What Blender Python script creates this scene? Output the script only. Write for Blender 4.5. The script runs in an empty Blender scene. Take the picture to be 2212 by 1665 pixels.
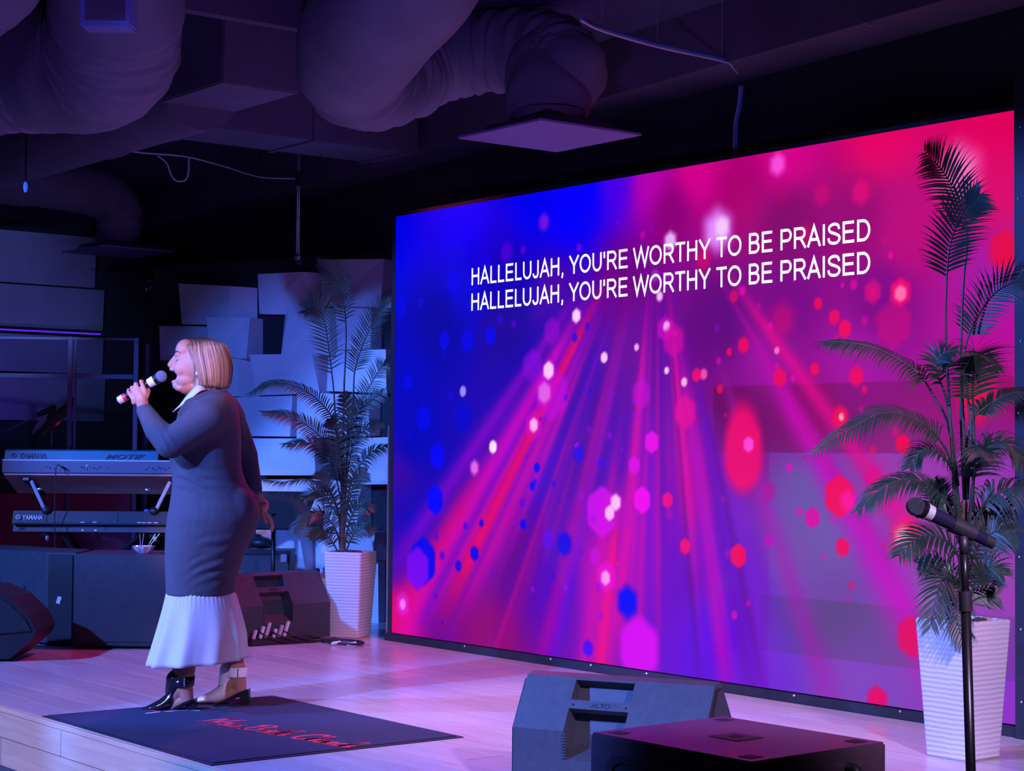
import bpy, bmesh, math, random
import numpy as np
from mathutils import Vector, Matrix

random.seed(7)
RNG = np.random.RandomState(11)
SC = bpy.context.scene
COL = SC.collection
PI = math.pi

# ------------------------------------------------------------------ camera
CAM = np.array([9.0744, -6.1619, 1.1371])
YAW, PITCH, ROLL, FPX = -.9097, .0364, .0078, 3931.3
_f = np.array([math.sin(YAW)*math.cos(PITCH), math.cos(YAW)*math.cos(PITCH), math.sin(PITCH)])
_r = np.array([math.cos(YAW), -math.sin(YAW), 0.0])
_u = np.cross(_r, _f)
_r, _u = _r*math.cos(ROLL)+_u*math.sin(ROLL), -_r*math.sin(ROLL)+_u*math.cos(ROLL)
cd = bpy.data.cameras.new('camera')
cam = bpy.data.objects.new('camera', cd)
COL.objects.link(cam)
cam.matrix_world = Matrix(((_r[0], _u[0], -_f[0], CAM[0]), (_r[1], _u[1], -_f[1], CAM[1]),
                           (_r[2], _u[2], -_f[2], CAM[2]), (0, 0, 0, 1)))
cd.sensor_fit = 'HORIZONTAL'; cd.sensor_width = 36.0
cd.lens = FPX/2212*36.0
cd.clip_start = .05; cd.clip_end = 100
SC.camera = cam
CR = math.atan2(_r[1], _r[0])            # heading of the viewer's right hand on the floor plan

# ------------------------------------------------------------------ world, stage lamps and added lamps, exposure
w = bpy.data.worlds.new('world'); SC.world = w; w.use_nodes = True
w.node_tree.nodes['Background'].inputs['Color'].default_value = (.09, .09, .26, 1)
w.node_tree.nodes['Background'].inputs['Strength'].default_value = .10
SC.view_settings.view_transform = 'Standard'
SC.view_settings.look = 'None'
SC.view_settings.gamma = 1.0
SC.view_settings.use_curve_mapping = False
SC.view_settings.exposure = 0.0

def spot(name, loc, target, color, power, angle, blend=.4, radius=.08):
    l = bpy.data.lights.new(name, 'SPOT'); l.color = color; l.energy = power
    l.spot_size = math.radians(angle); l.spot_blend = blend; l.shadow_soft_size = radius
    o = bpy.data.objects.new(name, l); COL.objects.link(o); o.location = loc
    d = Vector(target)-Vector(loc)
    o.rotation_euler = d.to_track_quat('-Z', 'Y').to_euler()
    return o
# two blue washes from the front of the house, shuttered below the roof
spot('blue_wash_lamp', (-.4, -6.6, 3.2), (.25, -1.5, .1), (.085, .21, 1.0), 3000, 50, .25, .06)
spot('blue_wash_lamp', (3.2, -7.2, 3.2), (3.7, -1.1, .1), (.08, .20, 1.0), 4300, 45, .25, .06)
# blue on the white panels at the back
spot('backdrop_wash_lamp', (2.2, -6.4, 3.0), (-1.6, .3, .95), (.05, .165, 1.0), 1400, 23, .6, .05)
# added dim blue lamp to lift the long panels of the left wall
spot('added_wall_lamp', (1.0, -3.6, 2.6), (-4.9, -.4, 2.2), (.16, .30, 1.0), 520, 26, .8, .05)
# added for the screen's magenta spill: floor, singer's back and speaker tops
spot('added_magenta_spill', (5.4, -.3, 3.2), (4.2, -2.1, 0), (1.0, .03, .34), 950, 62, .5, .08)
spot('added_magenta_spill', (.3, -.08, 3.2), (1.3, -1.6, 0), (1.0, .06, .36), 240, 92, .5, .08)
# soft lavender light from the right, kept low
spot('lavender_side_lamp', (9.5, -3.6, 3.2), (3.6, -1.0, .0), (.62, .42, .85), 2300, 30, .5, .10)
# added lavender top lamp that brightens the boards before the screen
spot('added_lavender_top', (3.5, -1.5, 3.2), (3.3, -.95, 0), (.80, .47, .86), 400, 58, .6, .1)
# added pink lamp that warms the edge of the stage and the mat
spot('added_pink_front', (2.6, -8.2, 3.2), (1.9, -2.7, .0), (1.0, .46, .50), 700, 24, .6, .08)
# pink key on the singer's head and hands
spot('pink_key_lamp', (6.06, -5.25, 2.85), (1.84, -2.42, 1.50), (1.0, .52, .85), 1350, 8.5, .6, .05)
# added violet lamp for floor and screen bounce on the fabric ducts
spot('added_violet_up', (6.2, -4.6, .9), (1.6, -1.8, 3.0), (.22, .09, .80), 290, 62, .8, .1)
# added violet lamp for the booth glass reflections, aimed at the wall behind
spot('added_violet_wall', (-3.5, -.9, 1.2), (-4.9, -.6, 2.0), (.22, .05, 1.0), 26, 70, .8, .05)
# added lamp for the red-purple glow behind the keyboards
spot('added_magenta_glow', (-.8, -4.6, 3.1), (-2.6, -1.5, .8), (.9, .02, .32), 34, 34, .6, .05)

# ------------------------------------------------------------------ pixel -> point helpers (2212 x 1665 frame)
def ray(px, py): return _f+_r*(px-1106)/FPX-_u*(py-832.5)/FPX
def PX(px, py, Z): return CAM+ray(px, py)*Z
def FL(px, py, z=0.0):
    d = ray(px, py); return CAM+d*((z-CAM[2])/d[2])
def PL(px, py, p0, n):
    d = ray(px, py); n = np.asarray(n, float)
    return CAM+d*(((np.asarray(p0)-CAM)@n)/(d@n))

# ------------------------------------------------------------------ materials
def lin(c):
    c = np.asarray(c, float)/255.0
    return np.where(c <= .04045, c/12.92, ((c+.055)/1.055)**2.4)
MATS = {}
def mat(name, rgb, rough=.6, metal=0.0, var=.12, vscale=8.0, bump=0.0, bscale=40.0, stretch=None, spec=.5, emit=None, emit_s=0.0):
    """procedural principled material; rgb is linear"""
    if name in MATS: return MATS[name]
    m = bpy.data.materials.new(name); m.use_nodes = True
    nt = m.node_tree; N = nt.nodes; L = nt.links
    b = N['Principled BSDF']
    b.inputs['Roughness'].default_value = rough; b.inputs['Metallic'].default_value = metal
    b.inputs['Specular IOR Level'].default_value = spec
    tc = N.new('ShaderNodeTexCoord'); mp = N.new('ShaderNodeMapping')
    L.new(tc.outputs['Object'], mp.inputs['Vector'])
    if stretch: mp.inputs['Scale'].default_value = stretch
    nz = N.new('ShaderNodeTexNoise'); nz.inputs['Scale'].default_value = vscale; nz.inputs['Detail'].default_value = 4
    L.new(mp.outputs['Vector'], nz.inputs['Vector'])
    rp = N.new('ShaderNodeValToRGB')
    lo = [max(0, c*(1-var)) for c in rgb]; hi = [min(1, c*(1+var)) for c in rgb]
    rp.color_ramp.elements[0].color = (*lo, 1); rp.color_ramp.elements[1].color = (*hi, 1)
    rp.color_ramp.elements[0].position = .3; rp.color_ramp.elements[1].position = .7
    L.new(nz.outputs['Fac'], rp.inputs['Fac']); L.new(rp.outputs['Color'], b.inputs['Base Color'])
    if bump:
        n2 = N.new('ShaderNodeTexNoise'); n2.inputs['Scale'].default_value = bscale; n2.inputs['Detail'].default_value = 3
        L.new(mp.outputs['Vector'], n2.inputs['Vector'])
        bp = N.new('ShaderNodeBump'); bp.inputs['Strength'].default_value = bump; bp.inputs['Distance'].default_value = .01
        L.new(n2.outputs['Fac'], bp.inputs['Height']); L.new(bp.outputs['Normal'], b.inputs['Normal'])
    if emit is not None:
        b.inputs['Emission Color'].default_value = (*emit, 1); b.inputs['Emission Strength'].default_value = emit_s
    MATS[name] = m
    return m

def attr_mat(name, attr, rough=.5, spec=.5, bump=0, bscale=60, stretch=(1, 1, 1), emission=False, mul=0.0, mscale=20):
    m = bpy.data.materials.new(name); m.use_nodes = True
    nt = m.node_tree; N = nt.nodes; L = nt.links; b = N['Principled BSDF']
    b.inputs['Roughness'].default_value = rough; b.inputs['Specular IOR Level'].default_value = spec
    a = N.new('ShaderNodeAttribute'); a.attribute_name = attr
    if emission:
        b.inputs['Base Color'].default_value = (.006, .006, .008, 1)
        L.new(a.outputs['Color'], b.inputs['Emission Color']); b.inputs['Emission Strength'].default_value = 1.0
    else:
        tc = N.new('ShaderNodeTexCoord'); mp = N.new('ShaderNodeMapping'); mp.inputs['Scale'].default_value = stretch
        L.new(tc.outputs['Object'], mp.inputs['Vector'])
        nz = N.new('ShaderNodeTexNoise'); nz.inputs['Scale'].default_value = mscale
        L.new(mp.outputs['Vector'], nz.inputs['Vector'])
        mr = N.new('ShaderNodeMapRange'); mr.inputs['From Min'].default_value = .3; mr.inputs['From Max'].default_value = .7
        mr.inputs['To Min'].default_value = 1-mul; mr.inputs['To Max'].default_value = 1+mul
        L.new(nz.outputs['Fac'], mr.inputs['Value'])
        mx = N.new('ShaderNodeVectorMath'); mx.operation = 'SCALE'
        L.new(a.outputs['Color'], mx.inputs[0]); L.new(mr.outputs['Result'], mx.inputs['Scale'])
        L.new(mx.outputs['Vector'], b.inputs['Base Color'])
        if bump:
            n2 = N.new('ShaderNodeTexNoise'); n2.inputs['Scale'].default_value = bscale
            L.new(mp.outputs['Vector'], n2.inputs['Vector'])
            bp = N.new('ShaderNodeBump'); bp.inputs['Strength'].default_value = bump; bp.inputs['Distance'].default_value = .005
            L.new(n2.outputs['Fac'], bp.inputs['Height']); L.new(bp.outputs['Normal'], b.inputs['Normal'])
    MATS[name] = m
    return m

def wood_mat(name, rgb, rough):
    m = bpy.data.materials.new(name); m.use_nodes = True
    nt = m.node_tree; N = nt.nodes; L = nt.links; b = N['Principled BSDF']
    b.inputs['Roughness'].default_value = rough; b.inputs['Specular IOR Level'].default_value = .5
    tc = N.new('ShaderNodeTexCoord'); oi = N.new('ShaderNodeObjectInfo')
    ad = N.new('ShaderNodeVectorMath'); ad.operation = 'ADD'
    sc = N.new('ShaderNodeVectorMath'); sc.operation = 'SCALE'; sc.inputs[0].default_value = (13, 29, 7)
    L.new(oi.outputs['Random'], sc.inputs['Scale'])
    L.new(tc.outputs['Object'], ad.inputs[0]); L.new(sc.outputs['Vector'], ad.inputs[1])
    mp = N.new('ShaderNodeMapping'); mp.inputs['Scale'].default_value = (1.2, 22, 22)
    L.new(ad.outputs['Vector'], mp.inputs['Vector'])
    nz = N.new('ShaderNodeTexNoise'); nz.inputs['Scale'].default_value = 2.2; nz.inputs['Detail'].default_value = 6; nz.inputs['Distortion'].default_value = .6
    L.new(mp.outputs['Vector'], nz.inputs['Vector'])
    rp = N.new('ShaderNodeValToRGB')
    rp.color_ramp.elements[0].position = .3; rp.color_ramp.elements[1].position = .72
    rp.color_ramp.elements[0].color = (*[c*.84 for c in rgb], 1); rp.color_ramp.elements[1].color = (*[c*1.07 for c in rgb], 1)
    L.new(nz.outputs['Fac'], rp.inputs['Fac'])
    mr = N.new('ShaderNodeMapRange'); mr.inputs['To Min'].default_value = .90; mr.inputs['To Max'].default_value = 1.10
    L.new(oi.outputs['Random'], mr.inputs['Value'])
    s2 = N.new('ShaderNodeVectorMath'); s2.operation = 'SCALE'
    L.new(rp.outputs['Color'], s2.inputs[0]); L.new(mr.outputs['Result'], s2.inputs['Scale'])
    L.new(s2.outputs['Vector'], b.inputs['Base Color'])
    bp = N.new('ShaderNodeBump'); bp.inputs['Strength'].default_value = .03; bp.inputs['Distance'].default_value = .003
    L.new(nz.outputs['Fac'], bp.inputs['Height']); L.new(bp.outputs['Normal'], b.inputs['Normal'])
    MATS[name] = m
    return m

def rib_mat(name, rgb, scale, strength, rough=.55):
    """white glazed pot with fine horizontal ribs"""
    m = mat(name, rgb, rough, var=.05, vscale=3)
    nt = m.node_tree; N = nt.nodes; L = nt.links
    tc = N.new('ShaderNodeTexCoord'); wv = N.new('ShaderNodeTexWave'); wv.bands_direction = 'Z'
    wv.inputs['Scale'].default_value = scale; wv.inputs['Distortion'].default_value = 1.6; wv.inputs['Detail Scale'].default_value = 1.2
    L.new(tc.outputs['Object'], wv.inputs['Vector'])
    bp = N.new('ShaderNodeBump'); bp.inputs['Strength'].default_value = strength; bp.inputs['Distance'].default_value = .01
    L.new(wv.outputs['Fac'], bp.inputs['Height']); L.new(bp.outputs['Normal'], N['Principled BSDF'].inputs['Normal'])
    return m

M_oak = wood_mat('pale_oak', (.50, .45, .42), .24)
M_riser = wood_mat('pale_oak_riser', (.56, .43, .27), .45)
M_subfloor = mat('dark_subfloor', (.02, .018, .016), .9)
M_house = mat('house_carpet', (.05, .05, .07), .95, bump=.3, bscale=300)
M_ceil = mat('black_ceiling', (.05, .06, .11), .9, var=.4, vscale=1.6, bump=.3, bscale=9)
M_wall = mat('black_wall', (.018, .018, .026), .9, var=.3, vscale=2)
M_beam = mat('painted_beam', (.09, .07, .11), .85, var=.2, vscale=2, bump=.2, bscale=14)
M_white = mat('white_card', (.66, .68, .72), .7, var=.04, vscale=5)
M_dimwhite = mat('white_card_dimmed', (.22, .23, .26), .8, var=.12, vscale=3)  # darker copy of the white card: the left wall's dimness put into colour
M_ledframe = mat('led_frame', (.016, .017, .022), .5, var=.2, vscale=20)
M_bolt = mat('bolt_steel', (.55, .55, .6), .35, .8)
M_text = mat('lyric_white', (.8, .8, .8), .5, emit=(1, 1, 1), emit_s=1.15)
M_box = mat('black_cabinet', (.036, .044, .054), .55, var=.15, vscale=30, bump=.12, bscale=260)
M_boxdark = mat('black_plastic', (.018, .018, .022), .45, var=.1, vscale=30, bump=.05, bscale=200)
M_grille = mat('speaker_grille', (.012, .012, .015), .5, metal=.3, bump=.5, bscale=500)
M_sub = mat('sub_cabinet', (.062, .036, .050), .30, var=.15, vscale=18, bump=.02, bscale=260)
M_recess = mat('recess_black', (.008, .008, .01), .6)
M_duct = mat('duct_fabric', (.15, .16, .19), .85, var=.18, vscale=3, bump=.35, bscale=16)
M_metalduct = mat('duct_metal', (.10, .095, .13), .6, var=.15, vscale=2.5, bump=.08, bscale=12)
M_tile = mat('diffuser_tile', (.20, .15, .32), .7, var=.08, vscale=2)
M_cableb = mat('blue_cable', (.08, .32, .75), .5)
M_cablew = mat('pale_cable', (.5, .5, .55), .5)
M_cablek = mat('black_cable', (.012, .012, .014), .5)
M_steel = mat('brushed_steel', (.5, .5, .55), .35, .7)
M_blackmetal = mat('black_metal', (.012, .012, .015), .32, .4)
M_leaf = mat('palm_leaf', (.022, .050, .030), .42, var=.35, vscale=14)
M_stem = mat('palm_stem', (.10, .13, .06), .55, var=.25, vscale=30)
M_trunk = mat('palm_trunk', (.13, .085, .05), .85, var=.4, vscale=25, bump=.8, bscale=50)
M_soil = mat('pot_moss', (.05, .06, .045), .95, var=.5, vscale=60, bump=1, bscale=80)
M_pot = rib_mat('white_pot', (.60, .58, .62), 17, .30)
M_mat = mat('mat_pile', (.016, .022, .060), .95, var=.25, vscale=120, bump=.6, bscale=500)
M_matedge = mat('mat_rubber', (.012, .012, .02), .7)
M_red = mat('red_print', (.62, .03, .06), .8)
M_kblue = mat('synth_blue', (.001, .12, .16), .4)
M_kwhite = mat('synth_silver', (.12, .115, .15), .4, var=.05)
M_kbrown = mat('synth_underside', (.50, .26, .22), .6, var=.15)
M_kgrey = mat('synth_grey', (.016, .016, .02), .5)
M_kdark = mat('synth_ink', (.010, .012, .03), .5)
M_ink = mat('logo_pale', (.62, .64, .7), .5)
M_key = mat('piano_key_white', (.7, .7, .68), .3)
M_maroon = mat('maroon_panel', (.20, .02, .06), .8, var=.2, vscale=3)
M_alu = mat('booth_rail', (.10, .10, .17), .4, .3)
M_cymbal = mat('cymbal_bronze', (.6, .45, .25), .25, .9)
M_drum = mat('drum_shell', (.05, .03, .05), .3)
M_glassbowl = mat('crystal_bowl', (.6, .6, .68), .15, .2, var=.5, vscale=40)

def glass_mat(name, tint, alpha_mix):
    m = bpy.data.materials.new(name); m.use_nodes = True
    nt = m.node_tree; N = nt.nodes; L = nt.links
    N.remove(N['Principled BSDF'])
    tr = N.new('ShaderNodeBsdfTransparent'); tr.inputs['Color'].default_value = (*tint, 1)
    gl = N.new('ShaderNodeBsdfGlossy'); gl.inputs['Roughness'].default_value = .05; gl.inputs['Color'].default_value = (.9, .9, 1, 1)
    lw = N.new('ShaderNodeFresnel'); lw.inputs['IOR'].default_value = 1.45
    mx = N.new('ShaderNodeMixShader')
    ad = N.new('ShaderNodeMath'); ad.operation = 'ADD'; ad.inputs[1].default_value = alpha_mix
    L.new(lw.outputs['Fac'], ad.inputs[0]); L.new(ad.outputs['Value'], mx.inputs['Fac'])
    L.new(tr.outputs['BSDF'], mx.inputs[1]); L.new(gl.outputs['BSDF'], mx.inputs[2])
    L.new(mx.outputs['Shader'], N['Material Output'].inputs['Surface'])
    MATS[name] = m
    return m
M_acrylic = glass_mat('clear_acrylic', (.82, .82, .92), .02)

# ------------------------------------------------------------------ mesh helpers
class MB:
    def __init__(s): s.v = []; s.f = []; s.mi = []
    def add(s, verts, faces, mi=0):
        o = len(s.v); s.v += [tuple(map(float, p)) for p in verts]
        s.f += [tuple(i+o for i in f) for f in faces]; s.mi += [mi]*len(faces)
        return s
    def box(s, c, d, rot=None, mi=0, bev=0.0):
        bm = bmesh.new(); bmesh.ops.create_cube(bm, size=1)
        for v in bm.verts: v.co = Vector((v.co.x*d[0], v.co.y*d[1], v.co.z*d[2]))
        if bev: bmesh.ops.bevel(bm, geom=list(bm.edges), offset=bev, segments=2, affect='EDGES', clamp_overlap=True)
        Mx = Matrix.Translation(Vector(c))
        if rot is not None: Mx = Mx @ rot.to_4x4()
        bm.transform(Mx); s.bm(bm, mi); return s
    def bm(s, bm, mi=0):
        bm.verts.index_update()
        s.add([v.co[:] for v in bm.verts], [[v.index for v in f.verts] for f in bm.faces], mi); bm.free(); return s
    def loft(s, rings, closed=True, caps=True, mi=0):
        n = len(rings[0]); V = [p for r in rings for p in r]; F = []
        for i in range(len(rings)-1):
            for j in range(n if closed else n-1):
                k = (j+1) % n
                F.append((i*n+j, i*n+k, (i+1)*n+k, (i+1)*n+j))
        if caps and closed:
            F.append(tuple(range(n-1, -1, -1))); F.append(tuple((len(rings)-1)*n+j for j in range(n)))
        return s.add(V, F, mi)
    def tube(s, pts, rad, n=8, caps=True, mi=0, flat=1.0):
        P = np.asarray(pts, float); m = len(P)
        R = np.full(m, rad, float) if np.isscalar(rad) else np.asarray(rad, float)
        T = np.gradient(P, axis=0); T /= np.linalg.norm(T, axis=1)[:, None]+1e-12
        a = np.array([0, 0, 1.0]) if abs(T[0][2]) < .9 else np.array([1.0, 0, 0])
        N_ = a-T[0]*(a@T[0]); N_ /= np.linalg.norm(N_)
        rings = []
        for i in range(m):
            N_ = N_-T[i]*(N_@T[i]); N_ /= np.linalg.norm(N_)+1e-12
            B = np.cross(T[i], N_)
            rings.append([P[i]+R[i]*(math.cos(2*PI*k/n)*N_*flat+math.sin(2*PI*k/n)*B) for k in range(n)])
        return s.loft(rings, True, caps, mi)
    def ell(s, c, r, n=16, m=10, mi=0, rot=None):
        bm = bmesh.new(); bmesh.ops.create_uvsphere(bm, u_segments=n, v_segments=m, radius=1)
        Mx = Matrix.Translation(Vector(c))
        if rot is not None: Mx = Mx @ rot.to_4x4()
        r = (r, r, r) if np.isscalar(r) else r
        bm.transform(Mx @ Matrix.Diagonal((*r, 1))); return s.bm(bm, mi)
    def cap(s, a, b, ra, rb, n=14, sub=5, mi=0):
        """tapered capsule"""
        a = np.asarray(a, float); b = np.asarray(b, float); d = b-a; L_ = np.linalg.norm(d); d = d/(L_+1e-9)
        pts, R = [], []
        for i in range(sub+1):
            t = -math.pi/2+i*math.pi/2/sub; pts.append(a+d*ra*math.sin(t)); R.append(max(1e-4, ra*math.cos(t)))
        for i in range(sub+1):
            t = i*math.pi/2/sub; pts.append(b+d*rb*math.sin(t)); R.append(max(1e-4, rb*math.cos(t)))
        x = np.array([0, 0, 1.0]) if abs(d[2]) < .9 else np.array([1.0, 0, 0])
        N_ = np.cross(d, x); N_ /= np.linalg.norm(N_); B = np.cross(d, N_)
        return s.loft([[p+r*(math.cos(2*PI*k/n)*N_+math.sin(2*PI*k/n)*B) for k in range(n)] for p, r in zip(pts, R)], True, True, mi)
    def prism(s, poly, y0, y1, mi=0, axis='y'):
        """extrude a 2-D polygon (x,z) along y, or (x,y) along z, or (y,z) along x"""
        def P(p, t): return {'y': (p[0], t, p[1]), 'z': (p[0], p[1], t), 'x': (t, p[0], p[1])}[axis]
        return s.loft([[P(p, y0) for p in poly], [P(p, y1) for p in poly]], True, True, mi)
    def mesh(s, name, mats, smooth=False, fix=True):
        me = bpy.data.meshes.new(name); me.from_pydata(s.v, [], s.f)
        if fix:
            bm = bmesh.new(); bm.from_mesh(me); bmesh.ops.recalc_face_normals(bm, faces=bm.faces); bm.to_mesh(me); bm.free()
        for m in (mats if isinstance(mats, (list, tuple)) else [mats]): me.materials.append(m)
        if isinstance(mats, (list, tuple)) and len(mats) > 1: me.polygons.foreach_set('material_index', s.mi)
        if smooth is True: me.polygons.foreach_set('use_smooth', [True]*len(me.polygons))
        elif smooth: me.set_sharp_from_angle(angle=math.radians(smooth))
        return me
    def build(s, name, mats, parent=None, smooth=False, fix=True):
        o = bpy.data.objects.new(name, s.mesh(name, mats, smooth, fix)); COL.objects.link(o)
        if parent is not None: o.parent = parent
        return o

def tag(o, label, cat, group=None):
    o['label'] = label; o['category'] = cat
    if group: o['group'] = group
    return o
def thing(name, label, cat, loc=(0, 0, 0), rotz=0.0, group=None):
    o = bpy.data.objects.new(name, None); o.empty_display_size = .1; COL.objects.link(o)
    o.location = tuple(map(float, loc)); o.rotation_euler = (0, 0, rotz)
    return tag(o, label, cat, group)
def struct(o): o['kind'] = 'structure'; return o
def empty(name, loc=(0, 0, 0)):
    o = bpy.data.objects.new(name, None); COL.objects.link(o); o.location = loc; return o
def copy_tree(o, parent=None):
    c = o.copy(); COL.objects.link(c); c.parent = parent
    for ch in list(o.children): copy_tree(ch, c)
    return c
def local(root, P):
    """world point -> coordinates of an Empty that only turns about z"""
    d = np.asarray(P, float)-np.array(root.location); a = root.rotation_euler[2]
    return np.array([d[0]*math.cos(a)+d[1]*math.sin(a), -d[0]*math.sin(a)+d[1]*math.cos(a), d[2]])
def spline(pts, n):
    """Catmull-Rom through pts"""
    P = np.asarray(pts, float); P = np.vstack([2*P[0]-P[1], P, 2*P[-1]-P[-2]])
    out = []; m = len(P)-3
    for i in np.linspace(0, m-1e-6, n):
        k = int(i); t = i-k; a, b, c, d = P[k:k+4]
        out.append(.5*((2*b)+(c-a)*t+(2*a-5*b+4*c-d)*t*t+(3*b-a-3*c+d)*t**3))
    return np.array(out)
def text_mesh(body, width, cap_h, weight=0.0, depth=.0, shear=0.0):
    """letters of the built-in font as a flat mesh, scaled to a width and a cap height, lower left corner at 0"""
    cu = bpy.data.curves.new('lettering', 'FONT'); cu.body = body; cu.size = 1; cu.offset = weight; cu.extrude = depth; cu.shear = shear
    cu.resolution_u = 4
    o = bpy.data.objects.new('lettering', cu); COL.objects.link(o)
    dg = bpy.context.evaluated_depsgraph_get()
    me = bpy.data.meshes.new_from_object(o.evaluated_get(dg))
    bpy.data.objects.remove(o); bpy.data.curves.remove(cu)
    n = len(me.vertices); co = np.empty(n*3); me.vertices.foreach_get('co', co); co = co.reshape(-1, 3)
    lo, hi = co.min(0), co.max(0)
    # cap height ignores commas below the line
    co[:, 0] = (co[:, 0]-lo[0])/(hi[0]-lo[0])*width
    co[:, 1] = co[:, 1]/hi[1]*cap_h
    me.vertices.foreach_set('co', co.ravel()); me.update()
    return me
def ribbon(P, w, closed=False):
    """flat stroke of width w along a polyline, mitred"""
    P = np.asarray(P, float); n = len(P); L = []; R = []
    for i in range(n):
        a = P[i-1] if (i > 0 or closed) else None; b = P[(i+1) % n] if (i < n-1 or closed) else None
        d1 = (P[i]-a)/np.linalg.norm(P[i]-a) if a is not None else None
        d2 = (b-P[i])/np.linalg.norm(b-P[i]) if b is not None else None
        if d1 is None: d1 = d2
        if d2 is None: d2 = d1
        n1 = np.array([-d1[1], d1[0]]); n2 = np.array([-d2[1], d2[0]]); m = n1+n2; m /= np.linalg.norm(m)
        k = w/2/max(.35, m@n1); L.append(P[i]+m*k); R.append(P[i]-m*k)
    F = [(i, (i+1) % n, n+(i+1) % n, n+i) for i in range(n if closed else n-1)]
    return [(p[0], p[1], 0) for p in L+R], F
def arc(cx, cy, rx, ry, a0, a1, n=12):
    return [(cx+rx*math.cos(math.radians(a)), cy+ry*math.sin(math.radians(a))) for a in np.linspace(a0, a1, n)]
GLY = {
 'H': (1.008, [[(.18, 0), (.18, 1)], [(.83, 0), (.83, 1)], [(.18, .53), (.83, .53)]]), 'A': (.93, [[(.06, 0), (.465, .955), (.87, 0)], [(.2, .34), (.73, .34)]]),
 'L': (.777, [[(.18, 1), (.18, .06), (.73, .06)]]), 'E': (.93, [[(.84, .94), (.18, .94), (.18, .06), (.86, .06)], [(.18, .52), (.80, .52)]]),
 'U': (1.008, [[(.17, 1), (.17, .40)]+arc(.505, .40, .335, .35, 180, 360, 16)[1:-1]+[(.84, .40), (.84, 1)]]), 'J': (.70, [[(.53, 1), (.53, .28)]+arc(.31, .27, .22, .22, 0, -180, 12)[1:]]),
 ',': (.39, [[(.2, .13), (.2, 0), (.15, -.16)]]), 'Y': (.93, [[(.06, 1), (.465, .45), (.87, 1)], [(.465, .47), (.465, 0)]]), "'": (.267, [[(.13, 1), (.13, .66)]]),
 'R': (1.008, [[(.18, 0), (.18, .94), (.56, .94)]+arc(.58, .71, .26, .23, 90, -90, 12)+[(.18, .48)], [(.50, .48), (.60, .42), (.91, 0)]]),
 'W': (1.318, [[(.05, 1), (.345, .04), (.66, .955), (.975, .04), (1.27, 1)]]), 'T': (.853, [[(.04, .94), (.81, .94)], [(.425, .94), (.425, 0)]]),
 'B': (.93, [[(.18, 0), (.18, 1)], [(.18, .94), (.5, .94)]+arc(.52, .735, .24, .205, 90, -90, 12)+[(.18, .53)], [(.5, .53)]+arc(.54, .295, .27, .235, 90, -90, 12)+[(.18, .06)]]),
 'P': (.93, [[(.18, 0), (.18, .94), (.54, .94)]+arc(.56, .685, .26, .255, 90, -90, 12)+[(.18, .43)]]), 'I': (.388, [[(.194, 0), (.194, 1)]]),
 'S': (.93, [None]), 'D': (1.008, [[(.18, 0), (.18, .94), (.46, .94)]+arc(.48, .5, .40, .44, 90, -90, 18)+[(.12, .06)]]), ' ': (.39, []), 'O': (1.087, 'O')}
def caps_mesh(body, width, cap_h, weight=.135):
    tot = sum(GLY[c][0] for c in body); mb = MB(); x = 0
    for c in body:
        adv, st = GLY[c]
        if c == 'O': items = [(arc(.543, .5, .43, .445, 0, 360, 33)[:-1], True)]
        elif c == 'S': items = [(spline([(.82, .70), (.72, .89), (.47, .945), (.22, .87), (.15, .72), (.27, .58), (.56, .49), (.79, .38), (.83, .23), (.70, .09), (.46, .055), (.2, .12), (.10, .31)], 40), False)]
        else: items = [(p, False) for p in st]
        for p, cl in items:
            v, f = ribbon(p, weight, cl)
            mb.add([((x+q[0])*width/tot, q[1]*cap_h, 0) for q in v], f)
        x += adv
    return mb.mesh('lyric_line', [], False)
def voxel(mb, name, mats, voxel_size, smooth_it, parent=None, color=None):
    """merge overlapping volumes into one continuous skin"""
    tmp = mb.build('tmp', [], None)
    md = tmp.modifiers.new('r', 'REMESH'); md.mode = 'VOXEL'; md.voxel_size = voxel_size; md.use_smooth_shade = True
    if smooth_it:
        sm = tmp.modifiers.new('s', 'SMOOTH'); sm.factor = .5; sm.iterations = smooth_it
    dg = bpy.context.evaluated_depsgraph_get()
    me = bpy.data.meshes.new_from_object(tmp.evaluated_get(dg)); me.name = name
    bpy.data.objects.remove(tmp)
    me.materials.clear()
    for m in (mats if isinstance(mats, (list, tuple)) else [mats]): me.materials.append(m)
    me.polygons.foreach_set('use_smooth', [True]*len(me.polygons))
    o = bpy.data.objects.new(name, me); COL.objects.link(o)
    if parent is not None: o.parent = parent
    return o
def get_co(me):
    a = np.empty(len(me.vertices)*3); me.vertices.foreach_get('co', a); return a.reshape(-1, 3)
def set_co(me, a): me.vertices.foreach_set('co', np.ascontiguousarray(a).ravel()); me.update()
def set_col(me, name, c):
    at = me.color_attributes.new(name, 'FLOAT_COLOR', 'POINT')
    full = np.ones((len(c), 4)); full[:, :3] = c; at.data.foreach_set('color', full.ravel())
# ================================================================== SETTING
# stage floor: boards along x
floor = struct(MB().box((-.25, -.74, -.135), (10.7, 4.44, .222)).build('floor', M_subfloor))
y = -2.965; row = 0
while y < 1.40:
    wd = .166
    x = -5.6+RNG.uniform(-1.6, 0)
    while x < 5.10:
        L_ = RNG.choice([1.4, 1.8, 2.2])
        x0, x1 = max(x, -5.6), min(x+L_, 5.10)
        if x1-x0 > .05:
            mb = MB().box((0, 0, 0), (x1-x0-.0018, wd-.0018, .022), bev=.0006)
            p = mb.build('plank', M_oak, floor); p.location = ((x0+x1)/2, y+wd/2, -.011+RNG.uniform(-.0006, 0))
        x += L_
    y += wd; row += 1
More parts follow.
